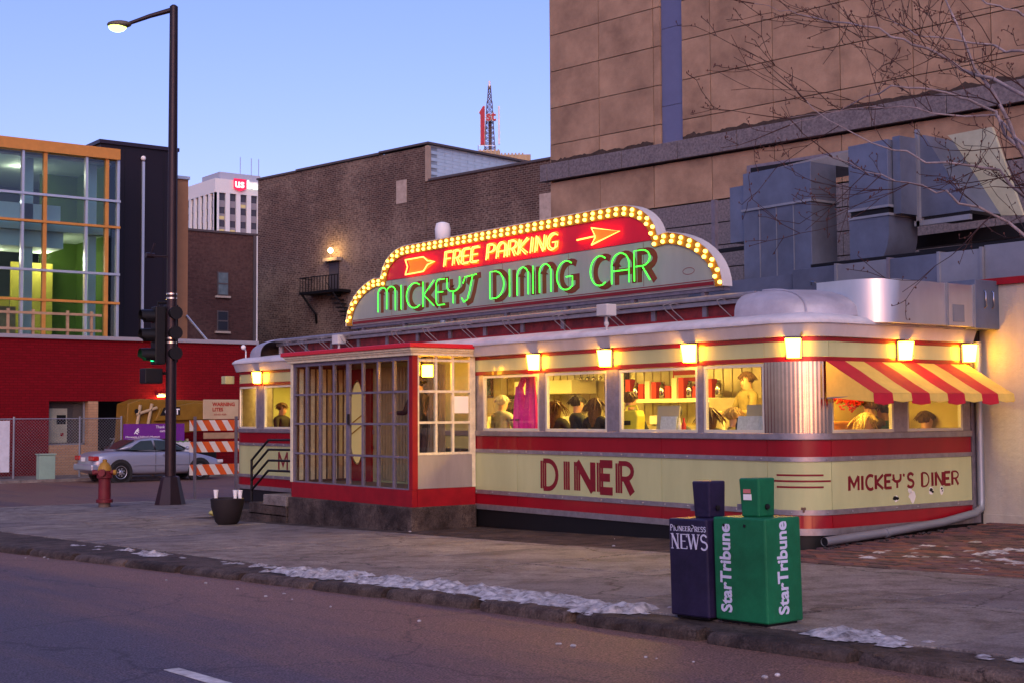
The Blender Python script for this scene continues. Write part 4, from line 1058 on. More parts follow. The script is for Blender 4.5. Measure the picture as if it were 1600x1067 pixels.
# fire escape: door, platform, stairs, lamp
fe=thing('fire_escape',(-82,40,11),'black iron fire escape platform with door on the brick wall','fire escape')
def fx(u,y,z): return Matrix.Rotation(BRz,4,'Z')@Vector((u,y,z))+Vector((-86.4,39.5,-1))
def fbox(name,m,*a): return MB().box(*a,mtx=Matrix.Translation((-86.4,39.5,-1))@Matrix.Rotation(BRz,4,'Z')).build(name,m,fe)
fbox('door', mat('dark_door',(.05,.045,.06),.5), 4.5,5.6,-.12,-.01,12.1,14.2); fbox('door_hood', mat('pale_hood',(.3,.25,.2),.8), 4.2,5.9,-.5,-.01,14.25,14.5)
fbox('platform', black, 2.3,7.0,-1.3,-.02,11.75,11.95)
for u in [2.35+.35*i for i in range(14)]: fbox('baluster', black, u,u+.05,-1.28,-1.23,11.95,13.0)
fbox('top_rail', black, 2.3,7.0,-1.29,-1.22,13.0,13.07); fbox('side_rail', black, 2.3,2.37,-1.25,-.02,13.0,13.07)
MB().tube([fx(2.9,-.05,9.6),fx(3.1,-.3,10.3),fx(2.5,-1.2,11.8)],.1,6).build('bracket', black, fe)
mb=MB()
for i in range(12): mb.box(5.6+i*.33,5.95+i*.33,-1.2,-.1,11.5-i*.33,11.58-i*.33,mtx=Matrix.Translation((-86.4,39.5,-1))@Matrix.Rotation(BRz,4,'Z'))
mb.tube([fx(5.6,-1.25,12.5),fx(9.5,-1.25,8.6)],.04,6); mb.build('stair', black, fe)
wl=thing('wall_lamp',fx(5.1,-.3,15.0),'small bright floodlight above the fire escape door','lamp')
MB().ball(fx(5.1,-.45,15.05),.2,10,7).build('lit_bulb', emis('floodlight',(1,.62,.2),15), wl, smooth=True)
fbox('x',black,5.0,5.2,-.35,-.02,15.2,15.35).parent=wl; wl.children[-1].name='bracket'; wl.children[-1].matrix_parent_inverse=wmat(wl).inverted()
pd=bpy.data.lights.new('floodlight','POINT'); pd.energy=60; pd.color=(1,.6,.2); pd.shadow_soft_size=.2
po=bpy.data.objects.new('floodlight',pd); COL.objects.link(po); po.location=fx(5.1,-.8,14.95); po.parent=wl; po.matrix_parent_inverse=wmat(wl).inverted()
# vent cap standing above the diner sign
vc=thing('vent_cap',(-13.15,3.85,2.9),'small white vent cap rising behind the roof sign','vent')
MB().lathe([(.07,2.9),(.07,5.2)],(-13.15,3.85,0),10).build('flue', galv2, vc, smooth=True); MB().lathe([(.12,5.05),(.16,5.1),(.17,5.3),(.14,5.42),(.05,5.45)],(-13.15,3.85,0),12).build('cap', whitep, vc, smooth=40)
# ------------------------------------------------------------------ dark brick building further left
db=thing('dark_brick_building',(-84,33,-1),'dark brown brick building with sash windows in the gap','building')
bk2=brick_mat('dark_brick_y',(.045,.022,.024),(.07,.034,.034),(.05,.035,.036),'yz',.36,.125,patch=(.10,.06,.055),pscale=.12)
bx('wall', bk2, db, -95,-80.2,20,33.1,-1,14.55); bx('coping', cpm, db, -95.2,-80.1,20,33.2,14.55,14.7)
for z0,z1,lit in ((10.04,11.75,1),(7.5,8.95,0)):
    w_=MB().box(-80.2,-80.1,30.0,30.85,z0,z1).build('window', cpm, db); bx('pane', mat('sash_glass',(.10,.14,.17),.08,var=.2) if lit else mat('sash_glass_dark',(.02,.025,.04),.08), w_, -80.1,-80.07,30.07,30.78,z0+.08,z1-.08)
    bx('meeting_rail', cpm, w_, -80.075,-80.05,30.05,30.8,(z0+z1)/2-.05,(z0+z1)/2+.05)
for z in (9.88,7.34): bx('sill', MATS['pale_render'], db, -80.2,-80.0,29.85,31.0,z,z+.14)
bx('drainpipe', cpm, db, -80.15,-80.0,32.8,33.0,-1,14.5)
# ------------------------------------------------------------------ red brick building across the side street
GZ=-.76
rbk=brick_mat('red_painted_brick',(.13,.0025,.007),(.16,.003,.009),(.095,.002,.006),'yz',.30,.10,mort=.01)
beige=brick_mat('beige_brick',(.34,.20,.12),(.40,.25,.15),(.26,.17,.11),'yz',.30,.10,mort=.01)
rb_=thing('red_brick_building',(-42,4,GZ),'low red painted brick building with open bays across the side street','building')
bx('wall', rbk, rb_, -42,-41,-30,4.93,GZ,4.36); bx('wall', rbk, rb_, -42,-41,10.15,13.5,GZ,4.36); bx('wall', rbk, rb_, -42,-41,4.93,10.15,2.02,4.36)
bx('sill_wall', beige, rb_, -42,-40.97,4.93,6.42,GZ,.36); bx('pier', beige, rb_, -42,-40.96,6.42,6.80,GZ,2.02)
bx('coping', mat('pale_metal_coping',(.42,.40,.44),.4,.5), rb_, -42.1,-40.9,-30,13.55,4.36,4.50)
w1=bx('bay_window', cpm, rb_, -41.5,-41.4,4.94,6.41,.37,2.01); bx('pane', pane, w1, -41.38,-41.37,4.99,6.37,.42,1.97)
bx('window_frame', galv2, rb_, -41.36,-41.30,6.34,6.41,.37,2.01); bx('window_frame', galv2, rb_, -41.36,-41.30,4.94,6.41,.36,.42)
bx('bay_back', mat('dark_interior',(.04,.035,.04),.9), rb_, -46,-45.8,6.5,10.4,GZ,2.1); bx('bay_floor', conc, rb_, -46,-42,6.5,10.4,GZ-.02,GZ+.02); bx('roof_slab', cpm, rb_, -60,-42,-30,13.5,4.1,4.3)
# stored fan unit behind the glass
fu=thing('machine_cabinet',(-41.45,5.4,.37),'pale machine cabinet standing behind the bay window','cabinet')
bx('body', mat('dusty_white',(.42,.40,.36),.7,var=.15), fu, -41.39,-41.385,5.05,5.75,.45,1.75); bx('grille', black, fu, -41.384,-41.38,5.35,5.7,1.15,1.5); bx('dial', redp2, fu, -41.384,-41.38,5.5,5.62,.7,.82)
# lamp lighting the wall above the bay
wl2=thing('wall_lamp',(-40.9,9.3,2.2),'small lamp glowing on the red wall above the open bay','lamp')
bx('shade', darkst, wl2, -40.99,-40.75,9.15,9.45,2.26,2.32); bx('tube', emis('bay_lamp',(1,.6,.15),8), wl2, -40.97,-40.78,9.18,9.42,2.2,2.25)
pd=bpy.data.lights.new('bay_light','POINT'); pd.energy=16; pd.color=(1,.6,.15); pd.shadow_soft_size=.12
po=bpy.data.objects.new('bay_light',pd); COL.objects.link(po); po.location=(-40.6,9.3,2.2); po.parent=wl2; po.matrix_parent_inverse=wmat(wl2).inverted()
# ------------------------------------------------------------------ glazed building above it
gb_=thing('glass_building',(-48,5,4.3),'glass fronted building with orange fascia above the red wall','building')
org=mat('orange_metal',(.50,.22,.05),.45,var=.1); alu=mat('pale_aluminium',(.45,.50,.58),.35,.5)
bx('fascia', org, gb_, -60,-46.8,-14,9.85,12.55,13.02)
for y,m,w_ in ((-1.5,org,.07),(.2,alu,.05),(1.9,org,.07),(3.8,alu,.05),(5.72,alu,.05),(6.65,org,.07),(8.42,alu,.05),(9.32,org,.07),(9.80,alu,.04)):
    bx('mullion', m, gb_, -47.15,-46.9,y-w_,y+w_,4.4,12.55)
for z,m in ((10.74,alu),(9.60,org),(7.55,alu),(6.30,org)): bx('transom', m, gb_, -47.1,-46.85,-14,9.9,z-.05,z+.05)
yb=[-1.5,.2,1.9,3.8,5.72,6.65,8.42,9.32,9.8]; zb_=[4.4,6.3,7.55,9.6,10.74,12.55]
for a,b in zip(yb[:-1],yb[1:]):
    for c,e in zip(zb_[:-1],zb_[1:]): bx('pane', paneb, gb_, -47.03,-47.01,a+.07,b-.07,c+.05,e-.05)
bx('side_glass', paneb, gb_, -51,-47.1,9.80,9.82,4.4,12.5); bx('corner_mullion', alu, gb_, -47.15,-46.95,9.78,9.9,4.4,12.55)
whi=mat('interior_white',(.62,.66,.64),.7); grn=mat('lime_green_wall',(.10,.17,.025),.7,var=.1,vscale=.6); yel=mat('yellow_wall',(.55,.42,.06),.7)
bx('floor_slab', whi, gb_, -56,-47.5,-12,9.7,9.3,9.62); bx('floor_slab', whi, gb_, -56,-47.5,-12,9.7,4.3,4.45); bx('ceiling', whi, gb_, -56,-47.5,-12,9.7,12.4,12.5)
bx('parapet', whi, gb_, -47.9,-47.8,-12,7.6,9.62,10.45); bx('back_wall', mat('dim_blue_wall',(.10,.12,.17),.8), gb_, -56,-55.8,-12,9.7,4.4,12.4)
bx('green_wall', grn, gb_, -51.5,-51.3,7.9,9.7,4.4,12.4); bx('green_wall', grn, gb_, -51.3,-47.7,9.55,9.65,4.4,12.4) 
for y in (6.25,9.0): bx('column', whi, gb_, -48.2,-47.8,y-.18,y+.18,4.4,12.4)
bx('yellow_wall', yel, gb_, -50.4,-50.2,6.3,8.1,4.45,8.2); bx('soffit', whi, gb_, -50,-47.7,-12,7.7,8.6,9.3); bx('stair_wall', yel, gb_, -49.6,-49.5,3.6,6.0,4.45,6.6)
mb=MB(); mb.prism([(3.0,4.5),(6.1,4.5),(4.4,6.5),(3.0,7.4)],lambda p,q,d:(d,p,q),-48.9,-48.7); mb.build('lit_stair_panel', mat('lit_panel',(.7,.55,.25),.6,emit=(1,.75,.3),estr=.3), gb_)
bx('plywood_sheet', mat('plywood',(.36,.22,.11),.8,var=.2), gb_, -47.4,-47.3,3.0,5.6,4.4,6.0)
for x,y,z,e in ((-49.5,5.2,8.5,70),(-49.5,7.5,8.3,55),(-50,2,8.4,60),(-50,6.5,12.2,35)):
    ld=bpy.data.lights.new('room_light','POINT'); ld.energy=e; ld.color=(1,.82,.5); ld.shadow_soft_size=.3
    lo=bpy.data.objects.new('room_light',ld); COL.objects.link(lo); lo.location=(x,y,z); lo.parent=gb_; lo.matrix_parent_inverse=wmat(gb_).inverted()
tag(link('x',MB().ball((-48.6,5.15,10.55),.12,8,6).mesh('hanging_lamp',emis('white_spot',(1,.95,.85),10))),'bright round lamp hanging inside the glass building','lamp').name='hanging_lamp'
sc=thing('guard_railing',(-46,5,4.5),'timber guard rail standing on the red building roof','railing')
tim=mat('raw_timber',(.36,.24,.15),.8,var=.2,vscale=4)
for y in (2.6,4.6,5.6,7.0,8.0): bx('post', tim, sc, -45.1,-45.0,y-.05,y+.05,4.3,5.75)
for z in (4.95,5.6): bx('rail', tim, sc, -45.0,-44.95,1.8,8.4,z-.05,z+.05)
bx('roof_curb', galv2, sc, -44.2,-43.8,5.5,8.0,4.3,4.62)
# black clad volume
bl=thing('black_clad_building',(-55,12.4,4.3),'dark violet black clad building block beside the glass front','building')
blk=mat('black_cladding',(.007,.004,.011),.5,var=.1,vscale=.5)
bx('wall', blk, bl, -64,-50,10.17,13.88,4.2,13.85); bx('parapet', mat('cladding_edge',(.02,.015,.03),.4), bl, -64.1,-49.9,10.07,13.92,13.85,14.02)
bx('drainpipe', alu, bl, -49.98,-49.88,12.1,12.22,4.4,13.2); MB().ball((-49.9,12.15,13.35),.12,8,6).build('pipe_head', whitep, bl, smooth=True)
for y in (11.3,13.2): bx('cladding_joint', black, bl, -50.0,-49.99,y-.01,y+.01,4.2,13.85)
tb_=thing('tan_brick_tower',(-55,15.1,0),'narrow tan brick wall beside the black clad block','building')
bx('wall', mat('tan_wall',(.34,.18,.10),.85,var=.08,vscale=2), tb_, -60,-52,13.95,15.3,-.8,12.95); bx('coping', alu, tb_, -60,-51.9,13.93,15.35,12.95,13.1); MB().tube([(-51.9,15.2,6.3),(-51.2,16.6,4.4)],.06,6).build('brace', alu, tb_)
# ------------------------------------------------------------------ far towers
us=thing('white_office_tower',(-293,129,-1),'white office tower with vertical window bands and lit red and white rooftop sign','building')
wt=mat('white_cladding',(.66,.70,.74),.7,var=.04); gl_=mat('tower_glass',(.05,.05,.07),.15); sp_=mat('tower_spandrel',(.22,.22,.26),.6)
X0,Y0,ZT=-293.1,128.7,58.6
bx('core', gl_, us, X0-30,X0-.5,Y0+.5,Y0+30,-1,ZT-3.2); bx('crown', wt, us, X0-30,X0,Y0,Y0+30,ZT-3.4,ZT); bx('plant_room', mat('tower_plant',(.34,.38,.48),.7), us, X0-14,X0-4,Y0+3,Y0+14,ZT,ZT+2.4)
for k in range(11):
    bx('pier', wt, us, X0-.5,X0,Y0+2.8*k,Y0+2.8*k+1.1,-1,ZT-3.41); bx('pier', wt, us, X0-2.8*k-1.1,X0-2.8*k,Y0,Y0+.5,-1,ZT-3.41)
for k in range(6):
    for f in range(6):
        z=ZT-3.6-f*3.2
        o=bx('window', sp_, us, X0-.42,X0-.36,Y0+2.8*k+1.12,Y0+2.8*k+2.78,z-3.2,z-1.6)
        if random.random()<.25: bx('pane', mat('lit_office',(.1,.08,.05),.3,emit=(1,.7,.35),estr=.15), o, X0-.36,X0-.34,Y0+2.8*k+1.3,Y0+2.8*k+2.6,z-3.0,z-2.2)
        bx('window', sp_, us, X0-2.8*k-2.78,X0-2.8*k-1.12,Y0+.36,Y0+.42,z-3.2,z-1.6)
shield=[(5.4,56.3),(9.3,55.9),(9.35,59.0),(5.4,59.0)]
MB().prism([(4.7,56.5),(6.3,55.9),(7.9,56.5),(7.9,58.9),(4.7,58.9)],lambda p,q,d:(X0+.3+d,Y0+p,q),0,.3).build('sign_shield', mat('sign_shield_red',(.5,.01,.05),.4,emit=(1,.03,.12),estr=.25), us)
fontmesh('sign_lettering','us',2.9,emis('sign_white',(1,.97,.95),.6),us,frame_mtx((X0+.65,Y0+4.85,56.8),(0,1,0),(0,0,1)),ext=.05,off=.06)
fontmesh('sign_lettering','bank',3.0,MATS['sign_white'],us,frame_mtx((X0+.65,Y0+8.1,56.7),(0,1,0),(0,0,1)),ext=.05,off=.06)
for y in (9.5,12.5,14.5): MB().tube([(X0-6,Y0+y,ZT),(X0-6,Y0+y,ZT+7)],.1,4).build('antenna', alu, us)
ft=thing('limestone_tower',(-322,236,-1),'limestone tower top with red antenna mast and large numeral sign','building')
lime=mat('limestone',(.42,.33,.22),.85,var=.15,vscale=.3,streak=True)
C0=Vector((-322,237,0)); ux_=Vector((.604,.797,0)); vx_=Vector((-.797,.604,0))
mt=Matrix((ux_,vx_,Vector((0,0,1)))).transposed().to_4x4(); mt.translation=C0
bx('shaft', lime, ft, -1,8.2,-6,10,-1,79.6,mtx=mt); bx('upper_stage', lime, ft, -7.4,-1.02,-5,9,-1,81.0,mtx=mt)
for i in range(9): bx('pilaster', lime, ft, -.8+i*1.05,-.3+i*1.05,-6.4,-6,70,80.0-(.5 if i>6 else 0),mtx=mt)
for i in range(6): bx('pilaster', lime, ft, -7.3+i*1.1,-6.8+i*1.1,-5.4,-5,70,81.3,mtx=mt)
mb=MB()
def lat(z0,z1,w0,w1):
    for i in range(4):
        a=R(45+90*i); b=R(135+90*i)
        c=Vector((-4.2,0,0)); p=lambda ang,z,w: mt@(c+Vector((w*math.cos(ang),w*math.sin(ang),z)))
        mb.tube([p(a,z0,w0),p(a,z1,w1)],.13,4)
        n=int((z1-z0)/1.6)
        for k in range(n):
            za=z0+(z1-z0)*k/n; zb2=z0+(z1-z0)*(k+1)/n; wa=w0+(w1-w0)*k/n; wb=w0+(w1-w0)*(k+1)/n
            mb.tube([p(a,za,wa),p(b,zb2,wb)],.09,4); mb.tube([p(b,za,wa),p(a,zb2,wb)],.09,4); mb.tube([p(a,za,wa),p(b,za,wa)],.09,4)
lat(81,97,2.3,1.1); lat(97,102,.9,.5)
mb.build('lattice_mast', mat('mast_red_paint',(.11,.08,.10),.6), ft)
bx('mast_core', mat('mast_dark',(.09,.06,.06),.6), ft, -4.6,-3.6,-.4,.6,81,93,mtx=mt); MB().tube([mt@Vector((-4.2,0,101)),mt@Vector((-4.2,0,103.5))],.35,8).build('beacon', whitep, ft)
rl=mat('numeral_red',(.35,.012,.04),.5); wl_=mat('numeral_edge',(.6,.58,.62),.5)
one=[(-7.3,93.0),(-6.2,95.0),(-5.7,95.0),(-5.7,83.2),(-6.9,83.2),(-6.9,92.4)]
MB().prism(one,lambda p,q,d:mt@Vector((p,-3.2+d,q)),0,.5).build('numeral', rl, ft); MB().prism([(p+(.15 if p>-6.5 else -.15),q+(.15 if q>90 else -.1)) for p,q in one],lambda p,q,d:mt@Vector((p,-2.9+d,q)),0,.5).build('numeral_outline', wl_, ft)
fontmesh('numeral_suffix','st',4.2,rl,ft,mt@frame_mtx((-5.3,-3.3,90.6),(1,0,0),(0,0,1)),ext=.1,off=.05); fontmesh('numeral_outline','st',4.2,wl_,ft,mt@frame_mtx((-5.35,-3.1,90.55),(1,0,0),(0,0,1)),ext=.05,off=.2)
bx('numeral_side', wl_, ft, -1.6,-1.1,-3.2,-2.7,83.2,95,mtx=mt)
mb=MB()
for dx in (-7.6,-2.4):
    mb.tube([mt@Vector((dx,-5.2,74)),mt@Vector((dx,-5.2,82.6))],.12,4)
for z in (75,77,79,81,82.5): mb.tube([mt@Vector((-7.6,-5.2,z)),mt@Vector((-2.4,-5.2,z))],.09,4)
mb.build('access_ladder', alu, ft)
# ------------------------------------------------------------------ street lamp with traffic signal
pole=mat('bronze_pole_paint',(.028,.018,.024),.38,.4,var=.15,vscale=2)
LX,LY=-18.75,.22; LZ=g(LX)
sl=thing('street_lamp',(LX,LY,LZ),'tall dark street lamp with flared base and lit lamp head','street lamp')
MB().lathe([(.34,0),(.33,.05),(.20,.62),(.16,.64)],(LX,LY,LZ),8).build('base', pole, sl, smooth=20)
MB().lathe([(.125,.6),(.115,5),(.095,11.36),(.05,11.40)],(LX,LY,LZ),16).build('pole', pole, sl, smooth=40)
tip=Vector((LX,LY,LZ+11.3)); hd=Vector((LX-.604*1.06-.05,LY-.797*1.06,LZ+10.97))
MB().tube([tip,tip+(hd-tip)*.5+Vector((0,0,.02)),hd],[.06,.05,.04],8).build('arm', pole, sl, smooth=True)
axm=Matrix((Vector((-.604,-.797,0)),Vector((.797,-.604,0)),Vector((0,0,1)))).transposed().to_4x4(); axm.translation=hd
mb=MB(); mb.ball((0,0,0),(.29,.15,.09),14,8,mtx=None); mb.v=[tuple(axm@(Vector(v)+Vector((.17,0,.0)))) for v in mb.v]; lh=mb.build('lamp_head', mat('lamp_housing',(.10,.09,.07),.5), sl, smooth=True)
mb=MB(); mb.ball((0,0,0),(.21,.13,.13),14,8); mb.v=[tuple(axm@(Vector(v)+Vector((.21,0,-.05)))) for v in mb.v]; mb.build('lens', emis('lit_lens',(.72,1.0,.16),1.6), lh, smooth=True)
for z in (5.05,6.0,8.75,8.9) if False else (3.62,4.62,3.72,4.72): MB().lathe([(.13,0),(.13,.035)],(LX,LY,LZ+z-.0),16).build('band', steel, sl, smooth=40)
cam2=MB().lathe([(.06,-.1),(.06,.1)],(LX-.5*.604,LY-.5*.797,LZ+5.62),10,mtx=Matrix.Rotation(R(90),4,'X')).build('sensor', pole, sl, smooth=30); MB().tube([(LX,LY,LZ+5.6),(LX-.5*.604,LY-.5*.797,LZ+5.6),(LX-.4*.604,LY-.4*.797,LZ+5.9)],.025,6).build('sensor_arm', pole, sl)
tsg=thing('traffic_signal',(LX-.25,LY-.3,LZ+2.8),'black traffic signal with green light lit, strapped to the street lamp','traffic signal')
ax=Vector((-.066,-.998,0)); sd=Vector((.998,-.066,0))
hc=Vector((LX,LY,0))+Vector((-.604,-.797,0))*.30
fm=Matrix((ax,sd,Vector((0,0,1)))).transposed().to_4x4(); fm.translation=Vector((hc.x,hc.y,LZ))
bx('housing', black, tsg, -.12,.12,-.17,.17,3.15,4.45,mtx=fm,bevel=.02)
for i,z in enumerate((4.22,3.79,3.36)):
    lm=[mat('dark_red_lens',(.08,.01,.01),.2),mat('dark_amber_lens',(.08,.04,.01),.2),emis('green_lens',(.02,1.0,.30),1.2)][i]
    MB().lathe([(.14,.12),(.14,.15),(.06,.17)],(0,0,0),18,mtx=fm@Matrix.Translation((0,0,z))@Matrix.Rotation(R(90),4,'Y')).build('lens', lm, tsg, smooth=40)
    mb=MB(); n=14
    vs=[]
    for d,r in ((.12,.165),(.42,.155),(.42,.148),(.12,.158)):
        for k in range(n+1):
            a=R(-50+280*k/n); vs.append(fm@Vector((d if math.sin(a)>-.2 or d<.2 else d*.75,r*math.cos(a),z+r*math.sin(a))))
    mb.add(vs,[[j*(n+1)+k,j*(n+1)+k+1,((j+1)%4)*(n+1)+k+1,((j+1)%4)*(n+1)+k] for j in range(4) for k in range(n)]); mb.build('visor', black, tsg, smooth=40)
bx('rear_housing', black, tsg, -.40,-.16,-.16,.20,3.2,4.5,mtx=fm,bevel=.02)
for z in (4.3,3.85,3.4): MB().lathe([(.13,0),(.15,.25)],(0,0,0),14,mtx=fm@Matrix.Translation((-.28,.16,z))@Matrix.Rotation(R(-90),4,'X')).build('rear_visor', black, tsg, smooth=40)
bx('walk_signal', black, tsg, -.05,.36,-.2,.2,2.72,3.06,mtx=fm,bevel=.02)
for z in (4.55,2.95): MB().tube([fm@Vector((0,0,z-.1)),fm@Vector((0,0,z)),Vector((LX,LY,LZ+z))],.035,6).build('bracket', black, tsg)
# ------------------------------------------------------------------ fire hydrant
hx,hy=-18.88,-1.25; hz=g(hx)
hyd=thing('fire_hydrant',(hx,hy,hz),'faded red fire hydrant with yellow bonnet near the street corner','hydrant')
hred=mat('hydrant_red',(.12,.012,.02),.5,var=.2,vscale=6); hy_=mat('hydrant_yellow',(.28,.15,.02),.5,var=.15)
MB().lathe([(.13,0),(.13,.1)],(hx,hy,hz),16).build('stub', mat('hydrant_base',(.12,.08,.07),.7), hyd, smooth=40)
MB().lathe([(.18,.10),(.18,.17),(.135,.18),(.13,.62),(.17,.64),(.17,.70),(.15,.71),(.15,.80)],(hx,hy,hz),18).build('barrel', hred, hyd, smooth=40)
MB().lathe([(.155,.80),(.14,.88),(.09,.96),(.05,.99),(.05,1.04),(.02,1.05)],(hx,hy,hz),16).build('bonnet', hy_, hyd, smooth=40)
for v in (Vector((.604,.797,0)),Vector((-.604,-.797,0)),Vector((.797,-.604,0))):
    c=Vector((hx,hy,hz+.76)); big=v.x>.7
    MB().tube([c+v*.1,c+v*(.20)],.075 if big else .055,10).build('outlet', hred, hyd, smooth=40); MB().tube([c+v*.2,c+v*.26],.08 if big else .06,8).build('outlet_cap', hy_ if v.y>0 else hred, hyd, smooth=30)
# ------------------------------------------------------------------ round ash planter with cups, sack
bxx,byy=-10.95,-2.1; bzz=g(bxx)
pl_=thing('round_planter',(bxx,byy,bzz),'dark round planter with cups standing on its rim near the steps','planter')
MB().lathe([(.15,0),(.20,.05),(.27,.30),(.285,.44),(.26,.45),(.25,.40),(.02,.39)],(bxx,byy,bzz),20).build('bowl', mat('dark_planter',(.014,.010,.012),.7,var=.2), pl_, smooth=40)
for dx,dy,l in ((-.19,-.12,'white paper cup standing alone on the planter rim'),(.10,.1,'white paper cup beside another on the planter rim'),(.2,.14,'white paper cup at the stair side of the planter rim')):
    tag(MB().lathe([(.028,0),(.042,.13),(.046,.13),(.046,.14),(.038,.14)],(bxx+dx,byy+dy,bzz+.445),12).build('paper_cup', whitep, smooth=40),l,'cup','paper cups on the planter')
tag(MB().ball((-13.3,-1.0,g(-13.3)+.08),(.34,.22,.09),14,8,mtx=Matrix.Rotation(.9,3,'Z')).build('sand_sack', mat('yellow_sack',(.42,.38,.12),.8,var=.15,bump=.3,bscale=12), smooth=True),'limp yellow sack lying on the pavement beyond the planter','sack')
# ------------------------------------------------------------------ parked silver car (front towards +Y)
def car(x,y,z,rz):
    t=thing('parked_car',(x,y,z),'silver two door car parked across the side street','car',rz=rz)
    pa=mat('silver_paint',(.27,.29,.39),.28,.3,coat=.6,var=.03); gl=mat('car_glass',(.03,.045,.05),.05); tr=mat('black_trim',(.02,.02,.022),.5)
    # stations: y along length, half width, low z, belt z, top z
    st=[(-2.25,.55,.45,.62,.70),(-2.20,.74,.30,.70,.86),(-2.0,.83,.22,.78,.93),(-1.45,.87,.19,.84,.97),(-.7,.88,.18,.86,.94),(.4,.88,.18,.86,.93),(1.0,.87,.18,.82,.91),(1.5,.85,.19,.74,.82),(2.0,.78,.22,.62,.70),(2.22,.62,.30,.52,.58),(2.28,.45,.38,.48,.52)]
    mb=MB(); vs=[]; n=11
    for (yy,w,zl,zbl,zt) in st:
        half=[(w*.80,zl),(w*.97,zl+.10),(w,(zl+zbl)/2),(w*.985,zbl),(w*.86,zt-.015),(0,zt)]
        pr=half+[(-a,b) for a,b in half[-2::-1]]
        vs+=[(a,yy,b) for a,b in pr]
    fs=[[i*n+k,i*n+(k+1)%n,(i+1)*n+(k+1)%n,(i+1)*n+k] for i in range(len(st)-1) for k in range(n)]+[list(range(n))[::-1],[(len(st)-1)*n+k for k in range(n)]]
    mb.add(vs,fs); body=mb.build('body',pa,t,smooth=60,local=True)
    sub=body.modifiers.new('sub','SUBSURF'); sub.levels=2; sub.render_levels=2
    # greenhouse
    gh=[(-1.55,.66,.93,.94),(-.75,.60,.92,1.28),(-.25,.57,.92,1.335),(.25,.56,.92,1.31),(1.15,.68,.88,.90)]
    mb=MB(); vs=[]
    for yy,w,zb0,zt in gh:
        wb=.80 if zt>1 else w+.06
        vs+=[(wb,yy,zb0),(w,yy,zt-.03),(w*.7,yy,zt),(-w*.7,yy,zt),(-w,yy,zt-.03),(-wb,yy,zb0)]
    mb.add(vs,[[i*6+k,i*6+(k+1)%6,(i+1)*6+(k+1)%6,(i+1)*6+k] for i in range(4) for k in range(6)]+[[5,4,3,2,1,0],[24+k for k in range(6)]])
    ca=mb.build('cabin',pa,t,smooth=50,local=True); s2=ca.modifiers.new('sub','SUBSURF'); s2.levels=2; s2.render_levels=2
    def sidewin(ys,name):
        for s in (1,-1):
            mb=MB(); 
            P=[(s*(.775-(zz-.96)*.5),yy,zz) for yy,zz in ys]; k=len(P)
            mb.add(P+[(p[0]-s*.02,p[1],p[2]) for p in P],[list(range(k)),list(range(k,2*k))[::-1]]+[[i,(i+1)%k,k+(i+1)%k,k+i] for i in range(k)])
            mb.build(name,gl,t,local=True)
    sidewin([(-1.08,.965),(-.22,.965),(-.26,1.25),(-.62,1.235),(-.85,1.12)],'rear_side_window'); sidewin([(-.16,.965),(.83,.945),(.42,1.15),(.2,1.235),(-.18,1.255)],'door_window')
    mb=MB(); mb.add([(-.62,-1.42,1.0),(.62,-1.42,1.0),(.50,-.80,1.265),(-.50,-.80,1.265),(-.62,-1.40,.985),(.62,-1.40,.985),(.50,-.78,1.25),(-.50,-.78,1.25)],[[0,1,2,3],[4,7,6,5],[0,4,5,1],[1,5,6,2],[2,6,7,3],[3,7,4,0]]); mb.build('rear_screen',gl,t,local=True)
    mb=MB(); mb.add([(-.62,1.03,.965),(.62,1.03,.965),(.49,.33,1.285),(-.49,.33,1.285),(-.62,1.0,.95),(.62,1.0,.95),(.49,.30,1.27),(-.49,.30,1.27)],[[3,2,1,0],[4,5,6,7],[0,1,5,4],[1,2,6,5],[2,3,7,6],[3,0,4,7]]); mb.build('windscreen',gl,t,local=True)
    for yy in (-1.38,1.32):
        for s in (1,-1):
            mt_=Matrix.Translation((s*.80,yy,.31))@Matrix.Rotation(R(90)*s,4,'Y')
            ar=MB().lathe([(.39,-.06),(.39,.0865)],(0,0,0),24,mtx=mt_).build('wheel_arch',tr,t,local=True,smooth=40)
            tyre=MB().lathe([(.20,-.1),(.29,-.1),(.31,-.06),(.31,.06),(.29,.095),(.21,.10)],(0,0,0),24,mtx=mt_).build('wheel',blackr,t,local=True,smooth=40)
            mb=MB(); mb.lathe([(.205,.09),(.195,.105),(.17,.095),(.05,.11),(.03,.12)],(0,0,0),20,mtx=mt_); mb.build('rim',mat('alloy',(.5,.5,.55),.3,.8),tyre,local=True,smooth=40)
            mb=MB()
            for k in range(7): mb.box(-.025,.025,.07,.165,.101,.108,mtx=mt_@Matrix.Rotation(k*2*math.pi/7,4,'Z'))
            mb.build('rim_slot',tr,tyre,local=True)
    for s in (1,-1):
        mb=MB(); mb.box(s*.38,s*.80,-2.26,-2.05,.66,.80); mb.build('tail_light',mat('tail_red',(.35,.02,.02),.2),t,local=True,bevel=.03)
        mb=MB(); mb.box(s*.885,s*.90,.02,.24,.80,.83); mb.build('door_handle',pa,t,local=True)
        mb=MB(); mb.ball((s*.93,.85,1.0),(.09,.06,.06),10,6); mb.build('door_mirror',pa,t,local=True,smooth=True)
        mb=MB(); mb.box(s*.882,s*.887,-.22,-.21,.30,.95); mb.box(s*.882,s*.887,.95,.96,.3,.9); mb.build('door_gap',tr,t,local=True)
        mb=MB(); mb.box(s*.884,s*.893,-.95,.95,.50,.54); mb.build('rub_strip',pa,t,local=True)
        mb=MB(); mb.box(s*.5,s*.78,2.02,2.2,.52,.62); mb.build('headlight',mat('headlight_glass',(.5,.5,.55),.1),t,local=True,bevel=.02)
    mb=MB(); mb.box(-.78,.78,-2.31,-2.08,.36,.56); mb.build('rear_bumper',pa,t,local=True,bevel=.05)
